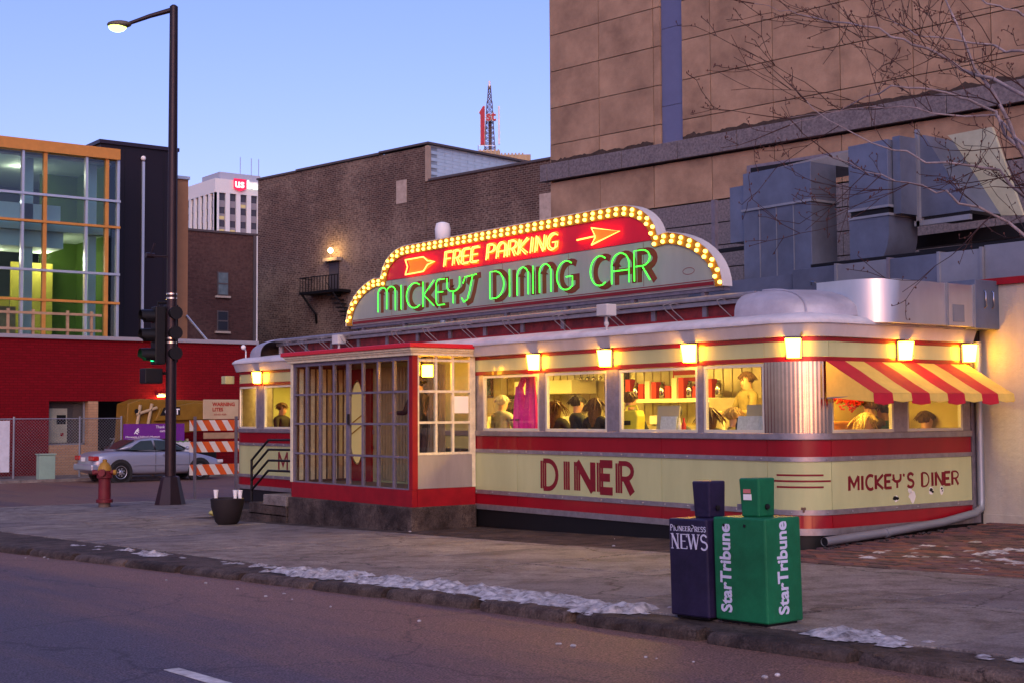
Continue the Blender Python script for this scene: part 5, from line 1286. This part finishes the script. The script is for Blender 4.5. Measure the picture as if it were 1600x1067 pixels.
    mb=MB(); mb.box(-.16,.16,-2.275,-2.262,.64,.76); mb.build('number_plate',whitep,t,local=True)
    return t
car(-34.95,6.45,g(-35)-.085,0.0).scale=(1.1,1.05,1.12)
# ------------------------------------------------------------------ purple hoarding sign
ps=thing('museum_banner',(-36.9,7.3,g(-37)),'purple and white hoarding banner behind the parked car','sign')
pur=mat('purple_vinyl',(.13,.02,.22),.5,var=.06)
bx('purple_panel', pur, ps, -36.75,-36.70,6.15,8.45,.50,1.16); bx('white_panel', mat('white_vinyl',(.55,.55,.62),.5), ps, -36.75,-36.705,6.2,8.7,-.66,.497)
wv=mat('banner_white',(.8,.8,.85),.6)
fm_=lambda y,z:frame_mtx((-36.695,y,z),(0,1,0),(0,0,1))
fontmesh('lettering',"Minnesota Children's Museum",.105,wv,ps,fm_(6.22,.66)); fontmesh('lettering','Thank you',.135,wv,ps,fm_(7.35,1.0)); fontmesh('lettering','campai',.13,wv,ps,fm_(7.5,.86)); 
mb=MB(); fnb=lambda u,v,d:(-36.698+d,u,v)
for P in ([(6.55,.80),(6.62,.92),(6.7,1.0)],[(6.62,.92),(6.72,.94)],[(6.63,.9),(6.72,.86)],[(6.58,.86),(6.68,.79)]): ribbon(mb,P,.035,fnb,0,.003+.0004*len(mb.f))
mb.build('hand_emblem',wv,ps)
zig=mat('banner_green',(.08,.2,.05),.6)
mb=MB(); ribbon(mb,[(6.2+.1*i,.50+(.035 if i%2 else -.01)) for i in range(25)],.035,lambda u,v,d:(-36.699+d,u,v),0,.006); mb.build('zigzag_border',zig,ps)
bx('logo_square', mat('logo_navy',(.03,.04,.2),.5), ps, -36.70,-36.698,7.95,8.2,.1,.3)
for y in (6.2,7.3,8.6): bx('post', tim, ps, -36.85,-36.76,y-.04,y+.04,g(-37),.6)
# ------------------------------------------------------------------ yellow lift machine in the bay
mc=thing('yellow_lift_machine',(-39,8.4,g(-39)),'yellow and black construction lift machine parked in front of the open bay','machine')
cy_=mat('machine_yellow',(.19,.10,.01),.45,var=.15,vscale=3); 
bx('chassis', black, mc, -40.4,-37.9,6.9,10.3,-.35,.15,bevel=.05)
MB().prism([(6.9,.15),(7.0,1.9),(7.5,2.08),(10.1,2.02),(10.5,1.6),(10.5,.9),(8.6,.75),(8.4,.15)],lambda p,q,d:(d,p,q),-39.6,-38.5).build('boom_body', cy_, mc, bevel=.04)
MB().prism([(8.0,1.25),(10.2,1.30),(10.35,1.85),(9.6,1.95),(8.2,1.72)],lambda p,q,d:(d,p,q),-38.5,-38.35).build('engine_cover', cy_, mc, bevel=.03)
for y0,z0,y1,z1 in ((7.2,.3,7.45,1.85),(7.6,.3,7.9,1.9),(7.3,1.5,8.1,1.75)): MB().tube([(-38.4,y0,z0),(-38.4,y1,z1)],.06,8).build('hydraulic_arm', mat('pale_arm',(.4,.3,.18),.5), mc, smooth=True)
for y in (7.4,9.8):
    w_=MB().lathe([(.2,-.15),(.42,-.14),(.45,-.1),(.45,.1),(.42,.14),(.2,.15)],(-38.2,y,-.3),20,mtx=Matrix.Rotation(R(90),4,'Y')).build('wheel', blackr, mc, smooth=40); MB().lathe([(.2,.13),(.1,.16)],(-38.2,y,-.3),14,mtx=Matrix.Rotation(R(90),4,'Y')).build('hub', cy_, w_)
MB().prism([(8.2,1.45),(9.0,1.47),(9.0,1.78),(8.35,1.76)],lambda p,q,d:(-38.35+d,p,q),0,.006).build('black_decal', black, mc); fontmesh('lettering','CAT',.30,wv,mc,frame_mtx((-38.34,8.38,1.5),(0,1,0),(0,0,1)),off=.008)
MB().lathe([(.09,0),(.09,.01)],(-38.38,7.3,1.62),16,mtx=Matrix.Rotation(R(90),4,'Y')).build('number_disc', black, mc)
mb=MB()
for i in range(5): mb.tube([(-40.2,6.95+.1*i,.2),(-39.8,7.25+.1*i,1.0)],.02,5)
mb.tube([(-40.0,6.9,.6),(-40.0,7.6,.55)],.02,5); tag(mb.build('folded_ladder', alu),'folded aluminium ladder leaning in the bay entrance','ladder')
# ------------------------------------------------------------------ striped barricade with plywood sign
bc=thing('road_barricade',(-20.9,2.2,g(-20.4)),'orange and white striped road barricade with plywood warning sign','barricade')
bo=mat('barricade_orange',(.62,.10,.02),.5,var=.08); bw_=mat('barricade_white',(.66,.62,.58),.5,var=.08)
z0=-.60
for k,(za,zb2) in enumerate(((1.05,1.31),(.52,.78),(-.04,.22))):
    bd=bx('board', bw_, bc, -21.02,-21.0,1.68,3.0,za,zb2)
    for j in range(4):
        y=1.66+.34*j; mb=MB(); mb.prism([(max(1.68,y+.16),za),(y+.34,za),(y+.18,zb2),(max(1.68,y),zb2)],lambda p,q,d:(-21.0+d,p,q),0,.003); mb.build('stripe', bo, bd)
for y in (1.8,2.9): bx('leg', darkst, bc, -20.99,-20.94,y-.03,y+.03,z0,1.4)
bx('plywood_sign', mat('pale_plywood',(.52,.40,.26),.7,var=.1), bc, -21.05,-21.02,2.04,3.0,1.33,1.82,bevel=.02)
sgr=mat('sign_red_ink',(.4,.03,.02),.6)
fontmesh('lettering','WARNING',.125,sgr,bc,frame_mtx((-21.015,2.28,1.66),(0,1,0),(0,0,1)),off=.004); fontmesh('lettering','LITES',.125,sgr,bc,frame_mtx((-21.015,2.28,1.53),(0,1,0),(0,0,1)),off=.004); fontmesh('lettering','612-521-4200',.06,sgr,bc,frame_mtx((-21.015,2.32,1.43),(0,1,0),(0,0,1)))
bx('cross_board', tim, bc, -21.03,-21.01,2.05,3.0,.85,1.0)
# ------------------------------------------------------------------ chain link fence and utility box
cf=thing('chain_link_fence',(-38.5,0,g(-38.5)),'chain link fence in front of the red brick wall','fence')
zf0,zf1=g(-38.5)+.03,1.36; mb=MB(); Lf=-9.0; Rf=6.75; H=zf1-zf0; y=Lf-H
while y<Rf:
    for s in (1,-1):
        a=(max(y,Lf),zf0+(max(y,Lf)-y)); b=(min(y+H,Rf),zf0+min(H,Rf-y))
        if a[1]<b[1]:
            if s>0: mb.tube([(-38.5,a[0],a[1]),(-38.5,b[0],b[1])],.006,3,cap=False)
            else: mb.tube([(-38.505,a[0],zf1-(a[1]-zf0)),(-38.505,b[0],zf1-(b[1]-zf0))],.006,3,cap=False)
    y+=.11
mb.build('wire_mesh', galv2, cf)
for yy in (-6,-3,0,2.85,5.2,6.75): MB().tube([(-38.46,yy,zf0-.05),(-38.46,yy,zf1+.08)],.035,8).build('post', galv2, cf, smooth=True)
MB().tube([(-38.46,Lf,zf1),(-38.46,Rf,zf1)],.022,6).build('top_rail', galv2, cf, smooth=True)
ub=thing('utility_cabinet',(-36.9,3.5,g(-37)),'small grey green utility cabinet on the far pavement','cabinet')
bx('body', mat('cabinet_green',(.22,.33,.28),.5,var=.1), ub, -37.1,-36.75,3.2,3.75,g(-37),.12,bevel=.02); bx('lid', MATS['cabinet_green'], ub, -37.13,-36.72,3.17,3.78,.122,.16)
bn=tag(bx('fence_banner', mat('pale_banner',(.5,.52,.6),.6,var=.15), None, -38.46,-38.44,1.2,2.7,-.5,1.3),'pale printed banner tied to the chain link fence','banner')
vs2=thing('dark_van',(-36.2,1.2,g(-37)),'dark parked vehicle end at the frame edge by the fence','vehicle') if False else None
# ------------------------------------------------------------------ bare street tree on the right
def tree():
    t=thing('bare_tree',(7.3,-3.5,g(7.3)),'leafless street tree with reddish buds reaching over the paving','tree')
    bark=mat('grey_bark',(.15,.12,.13),.85,col2=(.34,.29,.32),vscale=9,bump=.4,bscale=40); twg=mat('red_twig',(.05,.022,.022),.8,var=.2)
    trunk=[(7.3,-3.5,g(7.3)-.1),(7.27,-3.5,.5),(7.2,-3.5,.9),(7.05,-3.6,1.6)]
    MB().tube(trunk,[.17,.13,.115,.10],12).build('trunk', bark, t, smooth=True)
    limbs=MB(); tw=MB(); bud=MB(); rng=random.Random(5)
    def grow(p,d,L,r,depth):
        n=max(3,int(L/.12)); P=[p.copy()]; rr=[r]
        for i in range(n):
            d=(d+Vector((rng.gauss(0,.14),rng.gauss(0,.14),rng.gauss(0.02,.13)))).normalized(); p=p+d*(L/n); P.append(p.copy()); rr.append(max(r*(1-.75*(i+1)/n),.0022))
        (limbs if r>.008 else tw).tube(P,rr,6 if r>.008 else 3,cap=False)
        if depth==0 or r<.0035:
            for q in P[1:]:
                if rng.random()<.65: 
                    o=Vector((rng.uniform(-.02,.02),rng.uniform(-.02,.02),rng.uniform(-.005,.03))); tw.tube([q,q+o],.002,3,cap=False); bud.ball(q+o,(.0055,.0055,.008),4,3)
        if depth>0:
            k=int(L/.24)+1
            for i in range(k):
                j=rng.randrange(1,len(P)); s=rng.choice((-1,1)); base=(P[j]-P[j-1]).normalized()
                side=base.cross(Vector((rng.gauss(0,.5),rng.gauss(0,.5),1))).normalized()*s
                nd=(base*.75+side*rng.uniform(.4,.9)+Vector((0,0,rng.uniform(-.15,.4)))).normalized()
                grow(P[j],nd,L*rng.uniform(.28,.55),max(rr[j]*.55,.0028),depth-1)
    LB=[[(6.28,-4.3,2.26),(5.77,-4.58,3.0),(5.64,-4.74,3.44),(5.35,-4.79,4.08),(5.2,-4.8,4.46)],[(6.31,-4.47,2.91),(5.94,-4.83,3.33),(5.4,-4.69,3.64),(5.33,-5.07,3.76),(5.07,-5.25,3.88),(4.49,-5.2,4.12),(4.4,-5.56,4.15)],[(6.08,-4.18,3.47),(5.82,-4.63,3.66),(5.57,-4.63,3.75),(5.39,-5.08,3.77),(5.05,-4.96,4.0)],[(6.12,-4.01,2.45),(5.87,-4.46,2.81),(5.55,-4.54,3.32),(5.32,-4.72,3.49),(5.22,-5.16,3.49),(4.7,-5.07,3.44),(4.47,-5.3,3.34)],[(6.23,-4.35,2.62),(5.97,-4.75,2.93),(5.51,-4.49,3.33),(5.32,-4.87,3.34),(4.92,-5.01,3.43),(4.44,-5.3,3.39)],[(6.17,-4.18,3.66),(5.71,-4.44,3.95),(5.65,-4.76,4.01),(5.31,-4.69,4.24)],[(6.22,-4.2,2.15),(5.75,-4.26,2.64),(5.51,-4.45,2.95),(5.39,-5.05,2.98),(5.02,-5.34,3.16),(4.75,-5.45,3.43)],[(6.12,-3.88,1.88),(5.92,-4.42,2.28),(5.61,-4.49,2.6),(5.4,-4.86,2.8),(5.06,-4.94,2.9),(4.78,-5.24,3.08)],[(6.27,-4.17,1.71),(5.94,-4.24,1.96),(5.65,-4.43,2.1),(5.29,-4.45,2.25)]]
    J=Vector(trunk[-1])
    for i,row in enumerate(LB[:8]):
        P=[J]+[Vector(q) for q in row]; m=[]
        for a,b in zip(P[:-1],P[1:]):
            for k in range(4): m.append(a+(b-a)*(k/4)+Vector((rng.gauss(0,.012),rng.gauss(0,.012),rng.gauss(0,.012))))
        m.append(P[-1]); n=len(m); r0=(.034,.026,.024,.026,.022,.026,.026,.028,.02)[i]
        rr=[max(r0*(1-k/n)**.9,.004)*(.62 if k>4 else .8) for k in range(n)]
        limbs.tube(m,rr,8,cap=False)
        for k in range(5,n-1,1):
            for _ in range(2):
                if rng.random()<.24:
                    base=(m[k+1]-m[k]).normalized(); side=Vector((rng.gauss(0,.6),rng.gauss(0,.6),rng.gauss(.15,.8))).normalized()
                    grow(m[k],(base*.8+side*.75).normalized(),rng.uniform(.3,.95),max(rr[k]*.5,.0035),2 if rng.random()<.7 else 1)
        grow(m[-1],(m[-1]-m[-2]).normalized(),.5,.005,2)
    limbs.build('limbs', bark, t, smooth=True); tw.build('twigs', twg, t); bud.build('buds', mat('bud_red',(.07,.022,.02),.7), t)
tree()
# ------------------------------------------------------------------ fittings inside the dining car
ct=thing('lunch_counter',(-7,1.7,.28),'long lunch counter inside the dining car','counter')
bx('counter_front', yst, ct, -12,-1.6,1.5,1.9,.28,1.12); bx('counter_top', mat('counter_marble',(.5,.47,.4),.25,var=.15), ct, -12.05,-1.55,1.4,2.0,1.12,1.16,bevel=.01)
bs=thing('back_shelf',(-5,2.85,.28),'stainless back bar with shelf behind the counter','shelf')
bx('cabinet', yst, bs, -11.5,-3.2,2.6,3.05,.28,1.2); bx('shelf_board', mat('white_shelf',(.75,.7,.5),.4), bs, -6.2,-3.9,2.55,3.0,1.57,1.63)
bx('hood', mat('hood_white',(.7,.66,.5),.5), bs, -8.9,-7.3,2.5,3.05,1.75,1.98); bx('fridge', yst, bs, -3.85,-3.2,2.3,3.05,.28,1.62)
rd=mat('packet_red',(.5,.03,.02),.5); wh=mat('packet_white',(.75,.72,.6),.5); bn_=mat('pot_black',(.03,.03,.03),.2)
for i in range(14):
    x=-6.1+i*.155; k=i%4; 
    lab='red packet on the white back shelf' if k in (0,2) else ('steel coffee pot on the white back shelf' if k==1 else 'white carton on the white back shelf')
    if k==1: o=MB().lathe([(.05,0),(.065,.02),(.055,.2),(.03,.24),(.035,.27)],(x,2.75,1.631),12).build('coffee_pot', steel, smooth=True); c='pot'
    else: o=bx('packet' if k!=3 else 'carton', rd if k in (0,2) else wh, None, x-.055,x+.055,2.7,2.82,1.631,1.631+random.uniform(.16,.34)); c='packet' if k!=3 else 'carton'
    tag(o,lab,c,{0:'red packets on the back shelf',2:'red packets on the back shelf',1:'coffee pots on the back shelf',3:'cartons on the back shelf'}[k])
mb=thing('menu_board',(-4.9,3.07,1.7),'red and white picture board above the back shelf','board')
bx('board', rd, mb, -5.4,-4.75,3.05,3.08,1.72,2.18)
for j in range(4): bx('strip', wh, mb, -5.36,-4.79,3.04,3.049,1.75+j*.11,1.79+j*.11)
def small(name,me,spots,label,cat,group):
    for q in spots: tag(link(name,me,None,q),label,cat,group)
rg=random.Random(9)
small('tumbler',MB().lathe([(.028,0),(.034,.12),(.031,.12),(.026,.01)],(0,0,0),10).mesh('tumbler',mat('tumbler_glass',(.45,.42,.3),.1),True),[(-11.5+i*.62+rg.uniform(-.1,.1),1.62+rg.uniform(-.1,.15),1.161) for i in range(15)],'glass tumbler standing on the lunch counter','tumbler','tumblers on the counter')
small('plate_stack',MB().lathe([(.07,0),(.12,.03),(.12,.16),(.05,.165)],(0,0,0),14).mesh('plate_stack',wh,True),[(-9.9+i*1.1,2.78,1.201) for i in range(6)],'stack of white plates on the back bar','plates','plate stacks on the back bar')
small('ladle',MB().tube([(0,0,0),(0,0,-.26)],.008,5).ball((0,0,-.29),.035,8,5).mesh('ladle',steel,True),[(-7.2+i*.17,2.62,2.28) for i in range(7)],'steel ladle hanging above the back bar','ladle','ladles hanging over the back bar')
for i,(x,c) in enumerate(((-11.6,(.25,.05,.03)),(-10.6,(.05,.08,.12)),(-9.6,(.3,.22,.08)),(-6.75,(.06,.05,.04)),(-3.0,(.28,.1,.05)),(-2.2,(.07,.1,.08)))):
    t=thing('framed_picture',(x,3.05,1.9),['dark red framed picture on the rear wall','navy framed picture on the rear wall','tan framed picture on the rear wall','black framed picture beside the cooker hood','rust framed picture behind the standing cook','green framed picture by the end partition'][i],'picture','pictures on the rear wall')
    bx('frame',mat('picture_frame',(.06,.03,.015),.5),t,x-.26,x+.26,3.05,3.08,1.72,2.12); bx('print',mat('print_%d'%i,c,.5,var=.6,vscale=9),t,x-.22,x+.22,3.04,3.049,1.76,2.08)
cm_=thing('coffee_machine',(-9.2,2.8,1.2),'black and steel coffee machine on the back bar','coffee machine')
bx('body',bn_,cm_,-9.4,-9.0,2.65,3.0,1.201,1.72,bevel=.02); bx('panel',steel,cm_,-9.36,-9.04,2.64,2.649,1.5,1.68); MB().lathe([(.06,1.23),(.075,1.3),(.05,1.4)],(-9.2,2.6,0),12).build('jug',bn_,cm_,smooth=True)
# pink coat hanging in the window
pk=mat('pink_fabric',(.62,.02,.30),.8,var=.15,vscale=6,bump=.3,bscale=14)
co=thing('pink_coat',(-5.8,.35,1.2),'bright pink coat hanging inside the first wide window','coat')
def cloth(x0,x1,zt,zb_,y,ph,name,sh):
    m=MB(); nx,nz=14,10; vs=[]
    for s in (0,1):
        for j in range(nz+1):
            t=j/nz; w=sh+(1-sh)*min(1,t*2.2)
            for i in range(nx+1):
                u=i/nx*2-1; x=(x0+x1)/2+u*(x1-x0)/2*w; yy=y+.035*math.sin(u*7+ph+t*1.5)*(.4+t)+(.05 if s else -.05)*math.sqrt(max(.02,1-u*u))
                vs.append((x,yy,zt+(zb_-zt)*t))
    n=nx+1; o=(nz+1)*n; fs=[]
    for j in range(nz):
        for i in range(nx):
            fs.append([j*n+i,j*n+i+1,(j+1)*n+i+1,(j+1)*n+i]); fs.append([o+j*n+i,o+(j+1)*n+i,o+(j+1)*n+i+1,o+j*n+i+1])
    for j in range(nz):
        for i in (0,nx): fs.append([j*n+i,(j+1)*n+i,o+(j+1)*n+i,o+j*n+i])
    for i in range(nx):
        for j in (0,nz): fs.append([j*n+i,j*n+i+1,o+j*n+i+1,o+j*n+i])
    m.add(vs,fs); m.build(name,pk,co,smooth=60)
cloth(-6.1,-5.78,1.82,.75,.34,0,'coat_body',.45); cloth(-5.82,-5.55,1.97,.75,.36,2,'coat_back',.5)
MB().tube([(-5.95,.35,1.78),(-5.85,.35,1.92),(-5.78,.35,2.0),(-5.68,.35,1.98)],.05,8).build('hood', pk, co, smooth=True); MB().tube([(-5.78,.35,1.98),(-5.78,.3,2.1),(-5.75,.1,2.12)],.008,5).build('hook', steel, co)
bx('belt', mat('dark_belt',(.1,.01,.06),.7), co, -6.09,-5.84,.275,.29,1.30,1.325)
# things on the window ledges
led=thing('window_ledge_table',(-2.2,.2,.28),'narrow table ledge under the last front windows','table'); bx('table_top', yst, led, -6.3,-.75,.06,.34,1.10,1.135); bx('apron', yst, led, -6.3,-.75,.28,.32,.28,1.10)
yb_=thing('yellow_bag',(-3.33,.25,1.14),'yellow bag with black clasp standing in the third window','bag')
MB().prism([(-.17,0),(.17,0),(.19,.22),(.15,.30),(-.15,.30),(-.19,.22)],lambda p,q,d:(-3.33+p,.2+d,1.14+q),0,.16).build('body', mat('bag_yellow',(.62,.56,.05),.6,var=.1), yb_, bevel=.02); bx('clasp', black, yb_, -3.40,-3.27,.19,.199,1.24,1.30); MB().tube([(-3.45,.28,1.43),(-3.42,.28,1.50),(-3.24,.28,1.50),(-3.2,.28,1.43)],.015,6).build('handle', MATS['bag_yellow'], yb_)
mn=mat('menu_print',(.55,.60,.62),.6,var=.2,vscale=30)
for x,w_,l in ((-2.5,.30,'pale printed menu leaning against the third window'),(-1.05,.42,'pale printed menu propped in the last front window')):
    tag(MB().box(-w_/2,w_/2,-.006,.006,0,.22,mtx=Matrix.Translation((x,.16,1.137))@Matrix.Rotation(-.15,4,'X')).build('menu', mn),l,'menu','menus in the front windows')
for x,w_,l in ((-2.62,.42,'grey card stand behind the menu in the third window'),(-.98,.46,'grey card stand behind the menu in the last front window')):
    tag(MB().box(-w_/2,w_/2,-.01,.01,0,.36,mtx=Matrix.Translation((x,.27,1.137))@Matrix.Rotation(-.1,4,'X')).build('card_stand', mat('card_grey',(.42,.38,.26),.7)),l,'stand')
for x,z,m,l in ((-2.28,0,rd,'red sauce bottle on the ledge of the third window'),(-2.36,0,wh,'white shaker on the ledge of the third window'),(-1.32,0,bn_,'dark sauce bottle on the ledge of the last front window')):
    tag(MB().lathe([(.03,0),(.03,.11),(.014,.15),(.014,.2)],(x,.24,1.136),10).build('bottle', m, smooth=40),l,'bottle')
# booth, garland in the end windows
bo_=thing('booth_bench',(-1,1.8,.28),'orange booth bench behind the end windows','bench')
orw=mat('orange_vinyl',(.55,.22,.04),.5,var=.15)
bx('backrest', orw, bo_, -1.25,-1.15,.6,3.0,.7,1.28,bevel=.03); bx('seat', orw, bo_, -1.15,-.75,.6,3.0,.6,.75,bevel=.03); bx('base', orw, bo_, -1.2,-.8,.62,2.98,.28,.6)
tbl=thing('booth_table',(-.4,1.8,.28),'small booth table behind the end windows','table'); bx('top', yst, tbl, -.55,-.15,.5,3.0,1.0,1.04); bx('leg', steel, tbl, -.4,-.32,1.7,1.8,.28,1.0); bx('leg', steel, tbl, -.4,-.32,2.7,2.8,.28,1.0)
gm=MB()
for i in range(260):
    y=random.gauss(1.95,.24); z=1.56+random.gauss(0,.055)+.03*math.sin(y*9); gm.ball((-.95+random.uniform(-.05,.05),y,z),(.016,.022,.012),5,4)
gl_o=gm.build('red_garland', mat('poinsettia_red',(.6,.02,.02),.6)); tag(gl_o,'red flower garland behind the first end window','garland',kind='stuff')
# ------------------------------------------------------------------ people
def make_body(stand):
    V=[];E=[];RR=[]
    def v(p,r,par=None):
        V.append(p); RR.append(r)
        if par is not None: E.append((par,len(V)-1))
        return len(V)-1
    pel=v((0,0,.10),(.16,.12)); wa=v((0,.01,.26),(.135,.10),pel); chh=v((0,.02,.42),(.165,.115),wa); sh=v((0,.01,.53),(.12,.085),chh); ne=v((0,.02,.60),(.052,.055),sh)
    jaw=v((0,.035,.675),(.058,.068),ne); cr=v((0,.025,.755),(.072,.088),jaw); tp=v((0,.02,.815),(.05,.062),cr)
    ns=v((0,.112,.70),(.013,.012),jaw)
    for s in (-1,1):
        s1=v((s*.17,.01,.515),(.07,.065),sh); el=v((s*.25,.10,.27),(.048,.048),s1); wr=v((s*.17,.33,.27),(.034,.03),el); pa_=v((s*.14,.41,.275),(.036,.02),wr)
        for k in range(4): 
            f=v((s*.14+(k-1.5)*.019,.47-abs(k-1.4)*.006,.272),(.0088,.0088),pa_); v((s*.14+(k-1.5)*.020,.50-abs(k-1.4)*.009,.258),(.008,.008),f)
        th_=v((s*.105,.425,.27),(.0095,.0095),pa_); v((s*.088,.45,.262),(.0085,.0085),th_)
        if stand:
            hp=v((s*.09,0,.02),(.09,.09),pel); kn=v((s*.10,.01,-.38),(.062,.062),hp); an=v((s*.10,-.01,-.80),(.042,.045),kn); v((s*.10,.12,-.86),(.04,.03),an)
        else:
            hp=v((s*.10,.08,.07),(.09,.085),pel); kn=v((s*.12,.42,.06),(.066,.066),hp); an=v((s*.12,.40,-.36),(.045,.045),kn); v((s*.12,.52,-.42),(.04,.03),an)
    me=bpy.data.meshes.new('person'); me.from_pydata([Vector(p) for p in V],E,[])
    o=bpy.data.objects.new('person',me); COL.objects.link(o)
    sk=o.modifiers.new('skin','SKIN'); sk.use_smooth_shade=True
    for i,rv in enumerate(me.skin_vertices[0].data): rv.radius=RR[i]; rv.use_root=(i==0)
    sb=o.modifiers.new('sub','SUBSURF'); sb.levels=2; sb.render_levels=2
    dg=bpy.context.evaluated_depsgraph_get(); out=bpy.data.meshes.new_from_object(o.evaluated_get(dg)); bpy.data.objects.remove(o)
    for k in range(3): out.materials.append(None) if len(out.materials)<3 else None
    skin=mat('skin',(.50,.27,.17),.55)
    ph=mat('cloth_default',(.03,.03,.04),.8)
    out.materials.clear()
    for m in (ph,skin,ph): out.materials.append(m)
    for p in out.polygons:
        c=p.center; p.use_smooth=True
        p.material_index=1 if (c.z>.60 or (c.y>.345 and c.z>.2 and abs(c.x)<.24)) else (0 if c.z>.12 else 2)
    return out
bodies={False:make_body(False),True:make_body(True)}
def hairmesh(long_,cap=False):
    m=MB(); m.ball((0,.012,.765),(.092,.108,.088),16,12)
    vs=[]
    for x,y,z in m.v:
        if y>.035 and z<.79: y=.035+(y-.035)*.15; 
        if not long_ and z<.70: z=.70+(z-.70)*.3
        if long_ and z<.76 and y<.04: z=.76-(.76-z)*4.6; y=y-.012-(.76-z)*.10; x*=1.18-.3*max(0,.62-z)
        n=mnoise.noise((x*22,y*22,z*9))*.010; L_=Vector((x,y,z-.76)); L_=L_.normalized()*n if L_.length>0 else L_
        vs.append((x+L_.x,y+L_.y,z+L_.z))
    m.v=vs
    rg=random.Random(3)
    for i in range(170 if not cap else 0):
        a=rg.uniform(0,2*math.pi); e=rg.uniform(.05,1.35); st=Vector((.093*math.cos(a)*math.sin(e),.012+.109*math.sin(a)*math.sin(e),.765+.089*math.cos(e)))
        if st.y>.06 and st.z<.80: continue
        L_=rg.uniform(.05,.10)*(2.6 if long_ and st.y<.05 else 1); P=[st]; d=Vector((math.cos(a)*.5,math.sin(a)*.5,-.6+rg.uniform(-.2,.5))).normalized()
        for k in range(4):
            d=(d+Vector((rg.gauss(0,.25),rg.gauss(0,.25),-.32))).normalized(); P.append(P[-1]+d*L_/4)
        m.tube(P,[.011,.011,.009,.006,.002],4,cap=False)
    if cap: m.prism([(-.08,0),(.08,0),(.06,.09),(-.06,.09)],lambda p,q,d:(p,.09+q,.77+d),0,.012)
    return m
hm={k:hairmesh(k).mesh('hair',mat('hair_dark',(.02,.014,.012),.6),True) for k in (False,True)}; hm['cap']=hairmesh(False,True).mesh('cap',mat('cap_dark',(.03,.03,.04),.8),True)
eyem=MB(); 
for s in (-1,1): eyem.ball((s*.03,.098,.725),(.011,.008,.008),8,6)
eyeme=eyem.mesh('eyes',mat('eye_dark',(.02,.015,.012),.2),True)
mom=MB().box(-.022,.022,.098,.104,.650,.656).mesh('mouth',mat('lips',(.32,.10,.09),.5))
HC={'dark':(.015,.011,.010),'brown':(.09,.042,.018),'blond':(.42,.27,.09),'grey':(.5,.46,.38)}
def person(x,y,zh,face,label,jacket,hair='dark',long_=False,stand=False):
    o=bpy.data.objects.new('person',bodies[stand]); COL.objects.link(o)
    o.location=(x,y,zh-.745); o.rotation_euler=(0,0,face)
    ml=[mat('jacket_%02d_%02d_%02d'%tuple(int(c*99) for c in jacket),jacket,.85,var=.25,vscale=7,bump=.3,bscale=20),MATS['skin'],mat('trousers_dark',(.03,.03,.05),.85)]
    for i,m in enumerate(ml): o.material_slots[i].link='OBJECT'; o.material_slots[i].material=m
    h=link('hair' if long_!='cap' else 'cap',hm[long_],o,local=True); h.material_slots[0].link='OBJECT'; h.material_slots[0].material=mat('hair_'+hair if long_!='cap' else 'cap_dark',HC[hair],.6,var=.35,vscale=40)
    link('eyes',eyeme,o,local=True); link('mouth',mom,o,local=True)
    return tag(o,label,'person')
def stool(x,y,zs,label='chrome counter stool under a seated guest'):
    t=thing('counter_stool',(x,y,.28),label,'stool','stools at the counter')
    MB().lathe([(.17,zs-.07),(.18,zs-.04),(.17,zs),(.05,zs+.005)],(x,y,0),16).build('seat', redp, t, smooth=40); MB().lathe([(.16,.28),(.15,.30),(.035,.33),(.035,zs-.07)],(x,y,0),14).build('pedestal', steel, t, smooth=40)
P_=[(-14.2,.62,1.56,-1.2,'person in a black jacket seen in profile in the far left window',(.012,.012,.016),'brown',False),
 (-6.95,.75,1.60,.2,'white haired person in grey seated beside the pink coat',(.30,.28,.24),'grey',False),
 (-5.55,.72,1.50,.3,'long haired person half hidden behind the second window post',(.03,.028,.03),'brown',True),
 (-5.0,.68,1.56,-.35,'dark haired person in a black leather jacket seated at the counter',(.02,.022,.026),'dark',False),
 (-4.47,.60,1.52,.25,'person with long wavy brown hair and dark coat at the counter',(.025,.02,.02),'brown',True),
 (-3.88,.72,1.60,.1,'person with cropped brown hair and hooded jacket in the third window',(.03,.03,.032),'brown',False),
 (-2.80,.60,1.40,-2.6,'person in a dark cap facing the street above the menu',(.05,.05,.06),'dark','cap'),
 (-2.12,.55,1.36,.4,'brown haired person low in the last front window',(.04,.035,.02),'brown',True),
 (-1.70,.55,1.36,-.6,'fair haired person low in the last front window beside the menu',(.20,.15,.04),'blond',False)]
for x,y,zh,f,l,j,h,lg in P_:
    person(x,y,zh,f,l,j,h,lg); stool(x,y-.0,zh-.745+.03,'chrome stool carrying the '+' '.join(l.replace('seated ','').split()[:9]))
person(-2.83,2.05,1.70,2.9,'cook in a tan shirt standing behind the counter end',(.16,.12,.05),'brown',False,True).location.z=1.02+.11
for x,y,zh,f,l,j,h,lg in [(-.52,1.72,1.28,-1.5,'fair haired child facing out of the first end window',(.30,.12,.05),'blond',True),(-.95,2.38,1.49,1.2,'dark haired person in the booth beside the garland',(.08,.05,.04),'brown',False),(-.95,2.68,1.43,1.9,'dark haired person beside the booth window post',(.03,.09,.08),'dark',False),(-.55,2.98,1.30,-.5,'brown haired person low in the second end window',(.10,.04,.03),'brown',False)]:
    person(x,y,zh,f,l,j,h,lg)
p=person(-7.35,-.55,1.55,1.9,'person in a dark coat standing inside the glazed vestibule',(.02,.018,.024),'dark',False,True); p.location.z=1.16
